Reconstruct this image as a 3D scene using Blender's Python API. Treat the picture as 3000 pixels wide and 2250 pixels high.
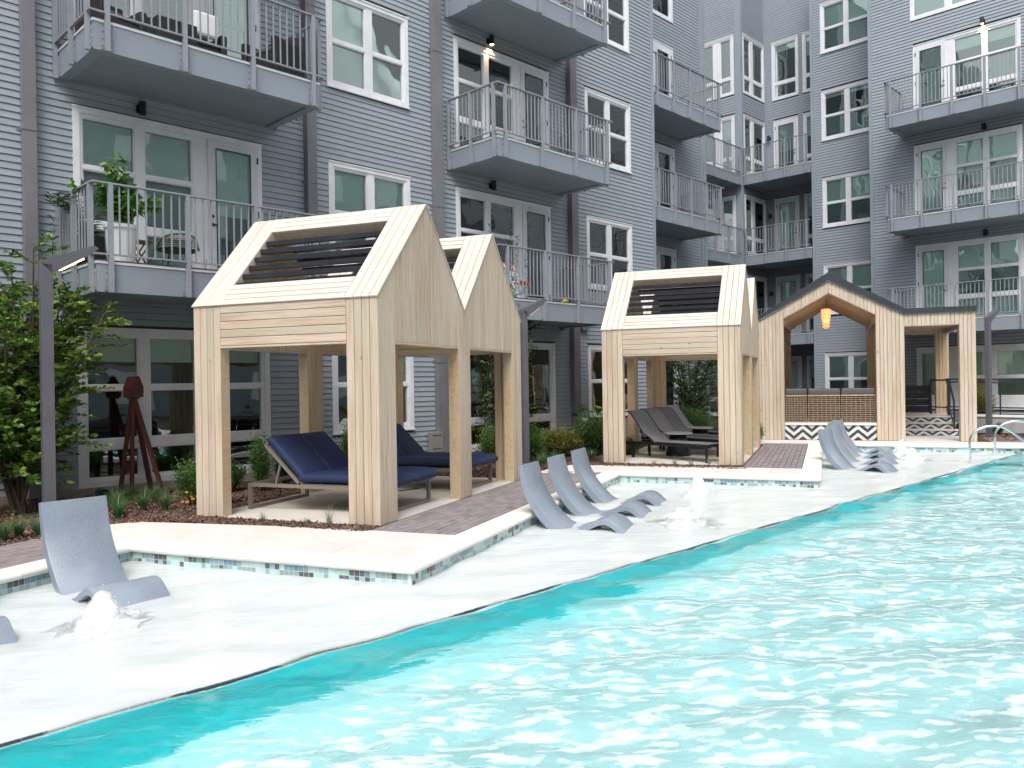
import bpy, bmesh, math, random
import numpy as np
from mathutils import Vector, Matrix
from mathutils.geometry import tessellate_polygon
random.seed(7)
rng = np.random.default_rng(7)
SC = bpy.context.scene
for o in list(bpy.data.objects): bpy.data.objects.remove(o)
COL = SC.collection

# ------------------------------------------------------------------ camera
PITCH, ROLL, YAW = math.radians(-0.078), math.radians(0.892), math.radians(44.75)
H = 1.6
cam = bpy.data.cameras.new('camera'); cam.sensor_width = 36; cam.lens = 36*2356/3000
cam.clip_start = 0.05; cam.clip_end = 600
camo = bpy.data.objects.new('camera', cam); COL.objects.link(camo)
fw = Vector((math.cos(math.pi/2-YAW+0)*0+math.sin(YAW)*0+math.cos(YAW)*math.cos(PITCH)*0+0, 0, 0))
fx, fy = math.cos(YAW), math.sin(YAW)     # forward direction in plan (X runs along the left facade)
F = Vector((fx*math.cos(PITCH), fy*math.cos(PITCH), math.sin(PITCH)))
R0 = Vector((math.sin(YAW), -math.cos(YAW), 0))
U0 = R0.cross(F)
Rr = R0*math.cos(ROLL) - U0*math.sin(ROLL)
Ur = R0*math.sin(ROLL) + U0*math.cos(ROLL)
camo.matrix_world = Matrix(((Rr.x, Ur.x, -F.x, 0), (Rr.y, Ur.y, -F.y, 0), (Rr.z, Ur.z, -F.z, H), (0, 0, 0, 1)))
SC.camera = camo

# ------------------------------------------------------------------ sky, sun, exposure
SUN_EL, SUN_AZ = math.radians(56), math.radians(-143)   # azimuth of the sun in plan, measured from +X
W = bpy.data.worlds.new('World'); SC.world = W; W.use_nodes = True
nt = W.node_tree; nt.nodes.clear()
wo = nt.nodes.new('ShaderNodeOutputWorld'); bg = nt.nodes.new('ShaderNodeBackground')
sk = nt.nodes.new('ShaderNodeTexSky'); sk.sky_type = 'NISHITA'; sk.sun_disc = False
sk.sun_elevation = SUN_EL; sk.sun_rotation = math.pi/2 - SUN_AZ
sk.air_density = 1.0; sk.dust_density = 3.0; sk.ozone_density = 1.0
hs = nt.nodes.new('ShaderNodeHueSaturation'); hs.inputs['Saturation'].default_value = 0.16
nt.links.new(sk.outputs[0], hs.inputs['Color']); nt.links.new(hs.outputs[0], bg.inputs[0])
bg.inputs[1].default_value = 0.15
nt.links.new(bg.outputs[0], wo.inputs[0])
sl = bpy.data.lights.new('sun', 'SUN'); sl.energy = 1.5; sl.angle = math.radians(25); sl.color = (1, .975, .945)
so = bpy.data.objects.new('sun', sl); COL.objects.link(so)
sd = Vector((math.cos(SUN_EL)*math.cos(SUN_AZ), math.cos(SUN_EL)*math.sin(SUN_AZ), math.sin(SUN_EL)))
so.rotation_euler = sd.to_track_quat('Z', 'Y').to_euler(); so.location = (0, -5, 30)
SC.view_settings.view_transform = 'Standard'; SC.view_settings.look = 'None'
SC.view_settings.exposure = 0.74; SC.view_settings.gamma = 1
SC.cycles.max_bounces = 8; SC.cycles.transparent_max_bounces = 16
SC.cycles.diffuse_bounces = 3; SC.cycles.glossy_bounces = 3

# ------------------------------------------------------------------ materials
M = {}
def mat(name, color, rough=.6, metal=0., spec=.5, noise=None, bump=None, rnd=0., emit=None, coat=0., coord='Object', hue=0., stripes=None):
    m = bpy.data.materials.new(name); m.use_nodes = True; t = m.node_tree; N = t.nodes; L = t.links
    b = N['Principled BSDF']
    b.inputs['Roughness'].default_value = rough; b.inputs['Metallic'].default_value = metal
    b.inputs['Specular IOR Level'].default_value = spec; b.inputs['Coat Weight'].default_value = coat
    tc = N.new('ShaderNodeTexCoord'); src = tc.outputs[coord]
    oi = N.new('ShaderNodeObjectInfo')
    va = N.new('ShaderNodeVectorMath'); va.operation = 'ADD'
    ml = N.new('ShaderNodeMath'); ml.operation = 'MULTIPLY'; ml.inputs[1].default_value = 37.
    L.new(oi.outputs['Random'], ml.inputs[0]); L.new(src, va.inputs[0]); L.new(ml.outputs[0], va.inputs[1]); src = va.outputs[0]
    rgb = N.new('ShaderNodeRGB'); rgb.outputs[0].default_value = (*color, 1); cur = rgb.outputs[0]
    for (scale, c2, lo, hi, st) in (noise or []):
        mp = N.new('ShaderNodeMapping'); mp.inputs['Scale'].default_value = st; L.new(src, mp.inputs[0])
        nz = N.new('ShaderNodeTexNoise'); nz.inputs['Scale'].default_value = scale; nz.inputs['Detail'].default_value = 5
        L.new(mp.outputs[0], nz.inputs[0])
        mr = N.new('ShaderNodeMapRange'); mr.inputs[1].default_value = lo; mr.inputs[2].default_value = hi; L.new(nz.outputs[0], mr.inputs[0])
        mx = N.new('ShaderNodeMix'); mx.data_type = 'RGBA'; L.new(mr.outputs[0], mx.inputs[0]); L.new(cur, mx.inputs[6])
        mx.inputs[7].default_value = (*c2, 1); cur = mx.outputs[2]
    if rnd or hue:
        h = N.new('ShaderNodeHueSaturation'); r = N.new('ShaderNodeMapRange'); r.inputs[3].default_value = 1-rnd; r.inputs[4].default_value = 1+rnd
        L.new(oi.outputs['Random'], r.inputs[0]); L.new(r.outputs[0], h.inputs['Value']); L.new(cur, h.inputs['Color'])
        if hue:
            m2 = N.new('ShaderNodeMath'); m2.operation = 'MULTIPLY'; m2.inputs[1].default_value = 7.31; L.new(oi.outputs['Random'], m2.inputs[0])
            m3 = N.new('ShaderNodeMath'); m3.operation = 'FRACT'; L.new(m2.outputs[0], m3.inputs[0])
            r2 = N.new('ShaderNodeMapRange'); r2.inputs[3].default_value = .5-hue; r2.inputs[4].default_value = .5+hue
            L.new(m3.outputs[0], r2.inputs[0]); L.new(r2.outputs[0], h.inputs['Hue'])
        cur = h.outputs[0]
    L.new(cur, b.inputs['Base Color'])
    if bump:
        scale, st, dist, strength = bump
        mp = N.new('ShaderNodeMapping'); mp.inputs['Scale'].default_value = st; L.new(src, mp.inputs[0])
        nz = N.new('ShaderNodeTexNoise'); nz.inputs['Scale'].default_value = scale; nz.inputs['Detail'].default_value = 6
        L.new(mp.outputs[0], nz.inputs[0])
        bp = N.new('ShaderNodeBump'); bp.inputs['Distance'].default_value = dist; bp.inputs['Strength'].default_value = strength
        L.new(nz.outputs[0], bp.inputs['Height']); L.new(bp.outputs[0], b.inputs['Normal'])
    if emit:
        b.inputs['Emission Color'].default_value = (*emit[:3], 1); b.inputs['Emission Strength'].default_value = emit[3]
    M[name] = m; return m
one = (1, 1, 1)
mat('siding', (.285, .325, .365), .55, noise=[(3, (.262, .300, .340), .4, .7, one), (.35, (.305, .346, .386), .35, .75, one)], rnd=.035, bump=(60, (.05, 1, 1), .002, .4))
mat('siding_trim', (.27, .31, .36), .5, noise=[(2, (.24, .28, .33), .4, .7, one)])
mat('fascia', (.245, .283, .325), .45, noise=[(1.2, (.225, .262, .305), .35, .7, one), (9, (.24, .27, .30), .62, .8, (1, 1, .2))])
mat('soffit', (.22, .26, .30), .6, rnd=.04)
mat('white_trim', (.74, .75, .78), .4, noise=[(4, (.66, .67, .70), .45, .75, one)])
mat('door_paint', (.66, .68, .73), .4, noise=[(2, (.61, .63, .68), .4, .7, one)])
mat('rail_metal', (.265, .285, .32), .4, spec=.5, noise=[(5, (.235, .255, .29), .4, .7, one)])
mat('downspout', (.19, .185, .20), .4, noise=[(2, (.165, .16, .175), .4, .7, one)])
mat('black_metal', (.012, .012, .014), .35)
mat('black_rail', (.02, .024, .034), .35)
mat('pole_metal', (.115, .115, .135), .4, noise=[(3, (.10, .10, .118), .4, .7, one)])
mat('brass_lit', (1, .8, .5), .4, emit=(1., .62, .28, 9))
mat('led_strip', (1, .8, .5), .4, emit=(1., .50, .17, 7))
mat('deck_board', (.13, .11, .10), .7, rnd=.08)
mat('blind', (.86, .92, .90), .8, noise=[(1.3, (.78, .85, .83), .35, .7, one)], rnd=.1)
mat('screen', (.30, .34, .34), .7, rnd=.35)
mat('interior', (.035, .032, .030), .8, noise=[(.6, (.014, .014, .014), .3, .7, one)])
mat('curtain', (.42, .50, .46), .9)
WN = [(13, (.46, .345, .235), .48, .70, (.07, 1, 1)), (55, (.44, .32, .21), .50, .70, (.03, 1, 1)), (1.1, (.52, .47, .36), .45, .75, (.6, 1, 1)), (9., (.24, .15, .08), .70, .76, (.55, 1, 1))]
mat('pine', (.575, .476, .385), .62, noise=WN, rnd=.085, hue=.006, bump=(34, (.05, 1, 1), .0016, .5))
mat('pine_roof', (.60, .563, .505), .65, noise=[(13, (.54, .48, .40), .48, .72, (.07, 1, 1)), (55, (.52, .455, .37), .50, .70, (.03, 1, 1)), (9., (.36, .27, .18), .755, .82, (.55, 1, 1))], rnd=.05, hue=.004, bump=(34, (.05, 1, 1), .0014, .5))
mat('pine_post', (.60, .43, .255), .6, noise=WN, rnd=.09, hue=.008, bump=(30, (.05, 1, 1), .0016, .5))
mat('pine_core', (.10, .07, .045), .9)
mat('slat_black', (.016, .018, .026), .38, noise=[(4, (.03, .032, .045), .5, .8, one)])
mat('concrete_pad', (.60, .56, .50), .75, noise=[(1.4, (.52, .48, .43), .4, .7, one), (12, (.55, .51, .46), .5, .7, one)], bump=(90, one, .001, .4))
mat('deck_slab', (.65, .63, .60), .7, noise=[(1.1, (.58, .555, .52), .45, .72, one), (14, (.60, .57, .535), .5, .7, one)], rnd=.03, bump=(80, one, .001, .35))
mat('coping', (.80, .78, .73), .65, noise=[(2.2, (.74, .71, .65), .45, .7, one), (30, (.66, .63, .57), .66, .78, one)], rnd=.02, bump=(60, one, .002, .4))
mat('paver', (.245, .21, .215), .8, noise=[(9, (.20, .17, .175), .4, .7, one), (50, (.32, .285, .285), .6, .75, one)], rnd=.14, bump=(60, one, .002, .5))
mat('joint_sand', (.09, .08, .08), .95)
mat('mulch', (.068, .038, .026), .95, noise=[(22, (.022, .012, .009), .40, .56, (1, 1.6, 1)), (40, (.16, .085, .055), .60, .72, one)], bump=(30, one, .03, 1.))
mat('mulch_chip', (.135, .062, .042), .9, noise=[(6, (.05, .024, .017), .40, .55, one), (9, (.27, .155, .105), .60, .7, one)])
mat('base_trim', (.34, .28, .22), .7, noise=[(3, (.28, .23, .18), .4, .7, one)])
mat('plaster', (.84, .90, .885), .8, noise=[(1.4, (.77, .86, .845), .4, .7, one)])
mat('pool_wall', (.0, .80, .86), .6, noise=[(1.3, (.0, .86, .92), .4, .7, one)])
mat('pool_floor', (.46, .93, .95), .6, noise=[(.8, (.38, .90, .93), .4, .7, one)])
mat('tile_dark', (.115, .112, .118), .15, rnd=.2); mat('tile_blue', (.18, .31, .39), .12, rnd=.15)
mat('tile_sky', (.30, .44, .49), .12, rnd=.1); mat('tile_pale', (.47, .62, .60), .12, rnd=.1); mat('tile_grey', (.28, .36, .36), .15, rnd=.1)
mat('shadow_sheathing', (.05, .06, .07), .9)  # dark colour stands in for the shade under the siding laps
mat('grout', (.62, .66, .64), .8)
mat('ledge_plastic', (.25, .295, .355), .42, noise=[(170, (.16, .195, .245), .42, .6, one), (2, (.28, .325, .385), .4, .7, one)], bump=(150, one, .001, .3))
mat('navy', (.009, .021, .072), .75, noise=[(3, (.011, .025, .083), .4, .7, one)], bump=(400, one, .0006, .5))
mat('taupe_metal', (.20, .175, .15), .4)
mat('sling', (.20, .20, .21), .7, noise=[(120, (.15, .15, .158), .45, .6, (1, .03, 1))])
mat('table_white', (.55, .56, .57), .4); mat('steel', (.75, .76, .77), .16, metal=1.)
mat('rust', (.105, .032, .022), .75, noise=[(7, (.07, .022, .017), .4, .7, one)], bump=(60, one, .001, .5))
mat('wicker', (.46, .34, .22), .7, noise=[(14, (.34, .24, .15), .4, .7, one)]); mat('cushion', (.085, .082, .088), .6)
mat('dark_wicker', (.022, .019, .02), .6, noise=[(60, (.05, .045, .048), .55, .7, (1, 1, 3))], bump=(90, one, .004, 1.))
mat('roof_metal', (.028, .034, .044), .45); mat('tile_white', (.70, .68, .63), .35, noise=[(5, (.64, .62, .57), .4, .7, one)]); mat('tile_navy', (.035, .05, .07), .35)
mat('lantern', (1., .45, .22), .6, emit=(1., .33, .10, 1.0)); mat('lantern_hot', (1., .7, .4), .6, emit=(1., .50, .2, 3.0))
mat('bark', (.085, .06, .045), .9, noise=[(14, (.05, .035, .028), .4, .7, (1, 1, .25))], bump=(40, (1, 1, .2), .004, .8))
mat('stem_green', (.10, .14, .05), .7)
mat('plastic_white', (.78, .79, .80), .35); mat('black_pot', (.02, .02, .022), .5)
mat('teak', (.26, .11, .045), .6); mat('green_rope', (.055, .075, .028), .7); mat('pillow', (.75, .75, .76), .9)
mat('red_fabric', (.55, .07, .025), .7); mat('yellow', (.70, .48, .03), .6); mat('ramp_concrete', (.36, .34, .35), .85, noise=[(3, (.26, .25, .26), .45, .7, (1, 1, .3))])
mat('grey_box', (.26, .25, .23), .5, noise=[(3, (.20, .18, .15), .45, .7, one)]); mat('flower', (.85, .42, .10), .6)
def leafmat(name, c1, c2, c3):
    m = bpy.data.materials.new(name); m.use_nodes = True; N = m.node_tree.nodes; L = m.node_tree.links; b = N['Principled BSDF']
    g = N.new('ShaderNodeAttribute'); g.attribute_name = 'tint'; oi = N.new('ShaderNodeObjectInfo')
    ad = N.new('ShaderNodeMath'); ad.operation = 'ADD'; L.new(g.outputs['Fac'], ad.inputs[0]); L.new(oi.outputs['Random'], ad.inputs[1])
    fr = N.new('ShaderNodeMath'); fr.operation = 'FRACT'; L.new(ad.outputs[0], fr.inputs[0])
    cr = N.new('ShaderNodeValToRGB'); e = cr.color_ramp.elements; e[0].color = (*c1, 1); e[1].color = (*c3, 1); e[1].position = 1
    k = e.new(.55); k.color = (*c2, 1); L.new(fr.outputs[0], cr.inputs[0]); L.new(cr.outputs[0], b.inputs['Base Color'])
    b.inputs['Roughness'].default_value = .45
    tr = N.new('ShaderNodeBsdfTranslucent'); L.new(cr.outputs[0], tr.inputs[0]); mx = N.new('ShaderNodeMixShader'); mx.inputs[0].default_value = .3
    L.new(b.outputs[0], mx.inputs[1]); L.new(tr.outputs[0], mx.inputs[2]); L.new(mx.outputs[0], N['Material Output'].inputs[0]); M[name] = m
leafmat('leaf_tree', (.03, .095, .02), (.10, .21, .035), (.26, .37, .06))
leafmat('leaf_dark', (.016, .052, .015), (.042, .105, .024), (.11, .19, .04))
leafmat('leaf_box', (.03, .095, .02), (.08, .19, .04), (.20, .33, .08))
leafmat('leaf_yellow', (.07, .09, .015), (.16, .17, .03), (.28, .26, .07))
leafmat('leaf_grass', (.04, .11, .04), (.08, .18, .06), (.18, .29, .11))
leafmat('leaf_fescue', (.13, .20, .14), (.22, .30, .22), (.34, .40, .32))
leafmat('leaf_ficus', (.03, .11, .015), (.08, .22, .03), (.2, .36, .06))
def glassmat(name, tint, base, wav, rough=0.):
    m = bpy.data.materials.new(name); m.use_nodes = True; N = m.node_tree.nodes; L = m.node_tree.links; N.remove(N['Principled BSDF'])
    tr = N.new('ShaderNodeBsdfTransparent'); tr.inputs[0].default_value = (*tint, 1)
    gl = N.new('ShaderNodeBsdfGlossy'); gl.inputs['Roughness'].default_value = rough; gl.inputs[0].default_value = (.93, 1, .98, 1)
    lw = N.new('ShaderNodeFresnel'); lw.inputs[0].default_value = 1.5
    mr = N.new('ShaderNodeMapRange'); mr.inputs[3].default_value = base; mr.inputs[4].default_value = 1.; L.new(lw.outputs[0], mr.inputs[0])
    tc = N.new('ShaderNodeTexCoord'); oi = N.new('ShaderNodeObjectInfo'); va = N.new('ShaderNodeVectorMath'); va.operation = 'ADD'
    ml = N.new('ShaderNodeMath'); ml.operation = 'MULTIPLY'; ml.inputs[1].default_value = 91.; L.new(oi.outputs['Random'], ml.inputs[0])
    L.new(tc.outputs['Object'], va.inputs[0]); L.new(ml.outputs[0], va.inputs[1])
    nz = N.new('ShaderNodeTexNoise'); nz.inputs['Scale'].default_value = 1.6; nz.inputs['Detail'].default_value = 1; L.new(va.outputs[0], nz.inputs[0])
    bp = N.new('ShaderNodeBump'); bp.inputs['Distance'].default_value = wav; bp.inputs['Strength'].default_value = 1; L.new(nz.outputs[0], bp.inputs['Height'])
    L.new(bp.outputs[0], gl.inputs['Normal'])
    mx = N.new('ShaderNodeMixShader'); L.new(mr.outputs[0], mx.inputs[0]); L.new(tr.outputs[0], mx.inputs[1]); L.new(gl.outputs[0], mx.inputs[2])
    L.new(mx.outputs[0], N['Material Output'].inputs[0]); M[name] = m; return m
glassmat('glass', (.87, .95, .92), .12, .006)

# ------------------------------------------------------------------ helpers
CA = math.radians(23.48)
cC = (math.cos(CA), math.sin(CA)); dC = (math.sin(CA), -math.cos(CA))
def CW(c, d, z=0.): return Vector((c*cC[0]+d*dC[0], c*cC[1]+d*dC[1], z))
def mesh(name, vs, fs, m=None, smooth=False):
    me = bpy.data.meshes.new(name); me.from_pydata([tuple(v) for v in vs], [], fs); me.update()
    for q in (m if isinstance(m, (list, tuple)) else [m]):
        if q: me.materials.append(M[q])
    if smooth: me.shade_smooth()
    return me
def link(name, me, parent=None, mw=None):
    o = bpy.data.objects.new(name, me); COL.objects.link(o)
    if parent: o.parent = parent
    if mw is not None: o.matrix_local = mw
    return o
def tag(o, label=None, cat=None, group=None, kind=None):
    if label: o['label'] = label
    if cat: o['category'] = cat
    if group: o['group'] = group
    if kind: o['kind'] = kind
    return o
def empty(name, loc, rz=0., label=None, cat=None, group=None):
    o = bpy.data.objects.new(name, None); COL.objects.link(o); o.location = loc; o.rotation_euler = (0, 0, rz); o.empty_display_size = .1
    return tag(o, label, cat, group)
def copy_tree(o, parent=None):
    c = o.copy(); COL.objects.link(c); c.parent = parent
    if parent: c.matrix_local = o.matrix_local.copy()
    for ch in list(o.children): copy_tree(ch, c)
    return c
class MB:
    def __init__(s): s.v = []; s.f = []; s.mi = []
    def box(s, x0, x1, y0, y1, z0, z1, T=None, mi=0):
        n = len(s.v); p = [(x, y, z) for z in (z0, z1) for y in (y0, y1) for x in (x0, x1)]
        if T: p = [T(*q) for q in p]
        s.v += p; s.f += [(n+a, n+b, n+c, n+d) for a, b, c, d in ((0, 2, 3, 1), (4, 5, 7, 6), (0, 1, 5, 4), (2, 6, 7, 3), (0, 4, 6, 2), (1, 3, 7, 5))]; s.mi += [mi]*6; return s
    def bar(s, a, b, w, h=None, up=(0, 0, 1), mi=0):
        h = h or w; a = Vector(a); b = Vector(b); d = (b-a).normalized(); u = Vector(up)
        if abs(d.dot(u)) > .98: u = Vector((1, 0, 0))
        r = d.cross(u).normalized(); u = r.cross(d); n = len(s.v)
        for p in (a, b):
            for i, j in ((-1, -1), (1, -1), (1, 1), (-1, 1)): s.v.append(tuple(p+r*i*w/2+u*j*h/2))
        s.f += [(n, n+1, n+2, n+3), (n+7, n+6, n+5, n+4)]+[(n+i, n+4+i, n+4+(i+1) % 4, n+(i+1) % 4) for i in range(4)]; s.mi += [mi]*6; return s
    def tube(s, pts, r, n=8, mi=0, caps=True):
        pts = [Vector(p) for p in pts]; rr = r if isinstance(r, (list, tuple)) else [r]*len(pts); b0 = len(s.v); prev = None
        for i, p in enumerate(pts):
            d = (pts[min(i+1, len(pts)-1)]-pts[max(i-1, 0)]).normalized()
            if prev is None: a = d.orthogonal().normalized()
            else: a = (prev-d*prev.dot(d)).normalized()
            prev = a; c = d.cross(a)
            for k in range(n): t = 2*math.pi*k/n; s.v.append(tuple(p+a*math.cos(t)*rr[i]+c*math.sin(t)*rr[i]))
        for i in range(len(pts)-1):
            for k in range(n): s.f.append((b0+i*n+k, b0+i*n+(k+1) % n, b0+(i+1)*n+(k+1) % n, b0+(i+1)*n+k)); s.mi.append(mi)
        if caps:
            s.f += [tuple(b0+k for k in range(n))[::-1], tuple(b0+(len(pts)-1)*n+k for k in range(n))]; s.mi += [mi]*2
        return s
    def lathe(s, prof, cx=0, cy=0, n=24, mi=0):
        b0 = len(s.v)
        for r, z in prof:
            for k in range(n): t = 2*math.pi*k/n; s.v.append((cx+r*math.cos(t), cy+r*math.sin(t), z))
        for i in range(len(prof)-1):
            for k in range(n): s.f.append((b0+i*n+k, b0+i*n+(k+1) % n, b0+(i+1)*n+(k+1) % n, b0+(i+1)*n+k)); s.mi.append(mi)
        return s
    def prism(s, poly, h0, h1, T=None, mi=0):
        n = len(s.v); k = len(poly); p = [(x, y, h0) for x, y in poly]+[(x, y, h1) for x, y in poly]
        if T: p = [T(*q) for q in p]
        s.v += p; s.f += [tuple(range(n+k-1, n-1, -1)), tuple(range(n+k, n+2*k))]+[(n+i, n+(i+1) % k, n+k+(i+1) % k, n+k+i) for i in range(k)]; s.mi += [mi]*(k+2); return s
    def mesh(s, name, m, smooth=False):
        me = mesh(name, s.v, s.f, m)
        if isinstance(m, (list, tuple)): me.polygons.foreach_set('material_index', s.mi)
        if smooth: me.shade_smooth()
        return me
    def obj(s, name, m, parent=None, smooth=False, bevel=0.):
        o = link(name, s.mesh(name, m, smooth), parent)
        if bevel:
            b = o.modifiers.new('bevel', 'BEVEL'); b.width = bevel; b.segments = 2; b.limit_method = 'ANGLE'
        return o
def boxobj(name, m, parent, *a, **k):
    T = k.pop('T', None); return MB().box(*a, T=T).obj(name, m, parent, **k)
PLANKS = {}
def plank(parent, P, ux, un, L, wd, t, m, name='plank', poly=None):
    """a board: ux its length, un its outer normal; P the corner at its start; poly = own outline in (length, width)"""
    ux = Vector(ux).normalized(); un = Vector(un).normalized(); uy = un.cross(ux)
    if poly is None: poly = [(0, 0), (L, 0), (L, wd), (0, wd)]
    key = (tuple((round(a, 3), round(b, 3)) for a, b in poly), round(t, 4), m)
    me = PLANKS.get(key)
    if me is None:
        b = .0045; area = sum(poly[i][0]*poly[(i+1) % len(poly)][1]-poly[(i+1) % len(poly)][0]*poly[i][1] for i in range(len(poly)))
        if area < 0: poly = poly[::-1]
        cx = sum(p[0] for p in poly)/len(poly); cy = sum(p[1] for p in poly)/len(poly)
        ins = [(x+(b if x < cx-b else (-b if x > cx+b else 0)), y+(b if y < cy-b else (-b if y > cy+b else 0))) for x, y in poly]
        k = len(poly); v = [(x, y, -t) for x, y in poly]+[(x, y, -b) for x, y in poly]+[(x, y, 0) for x, y in ins]
        f = [tuple(range(k-1, -1, -1)), tuple(range(2*k, 3*k))]
        for r in (0, k): f += [(r+i, r+(i+1) % k, r+k+(i+1) % k, r+k+i) for i in range(k)]
        me = mesh('plank', v, f, m); PLANKS[key] = me
    mw = Matrix(((ux.x, uy.x, un.x, P[0]), (ux.y, uy.y, un.y, P[1]), (ux.z, uy.z, un.z, P[2]), (0, 0, 0, 1)))
    return link(name, me, parent, mw)
def struct(name, me): return tag(link(name, me), kind='structure')

# ------------------------------------------------------------------ ground, pool shell
TILE = [(-14.55, -6.65), (6.24, -6.65), (6.24, -3.40), (13.80, -3.40), (13.80, -.13), (21.0, -.13), (21.0, 8.79)]
poolW = [CW(c, d) for c, d in TILE]
hole = [(p.x, p.y) for p in poolW]
outer = [(-90, -60), (110, -60), (110, 90), (-90, 90)]
def poly_sheet(name, loops, z, m, kind='structure'):
    pts = [Vector((x, y, z)) for lp in loops for x, y in lp]
    tris = tessellate_polygon([[Vector((x, y, 0)) for x, y in lp] for lp in loops])
    fs = []
    for t in tris:
        a, b, c = (pts[i] for i in t); fs.append(t if (b-a).cross(c-a).z > 0 else (t[0], t[2], t[1]))
    o = link(name, mesh(name, pts, fs, m)); o['kind'] = kind; return o
poly_sheet('ground', [outer, hole], -.035, 'mulch')
poly_sheet('near_pool_deck', [[(-16, -6), (26, -6), (26, .27), (-16, .27)]], -.004, 'deck_slab')
def flat(name, cd, z, m): return poly_sheet(name, [[(CW(c, d).x, CW(c, d).y) for c, d in cd]], z, m)
SHY = 4.63
# pool walls and floors
mb = MB()
for i in range(len(poolW)-1):
    a, b = poolW[i], poolW[i+1]; n = len(mb.v); off = Vector(((a-b).y, (b-a).x, 0)).normalized()*0
    mb.v += [(a.x, a.y, -.03), (b.x, b.y, -.03), (b.x, b.y, -.9), (a.x, a.y, -.9)]; mb.f.append((n, n+1, n+2, n+3)); mb.mi.append(0)
struct('pool_wall', mb.mesh('pool_wall', 'plaster'))
mb = MB().box(-16, 24, SHY-.03, 14, -.80, -.30)
struct('pool_shelf', mb.mesh('pool_shelf', 'plaster'))
mb = MB().box(-16, 18.6, SHY-.05, SHY-.032, -.9, -.178)
struct('shelf_riser', mb.mesh('shelf_riser', 'pool_wall'))
struct('pool_floor', MB().box(-16, 26, .2, SHY-.051, -.95, -.82).mesh('pool_floor', 'pool_floor'))
struct('pool_steps', MB().box(18.6, 24, 4.05, SHY-.003, -.5, -.24).box(18.6, 24, 3.45, 4.05, -.5, -.36).mesh('pool_steps', 'pool_floor'))
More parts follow.
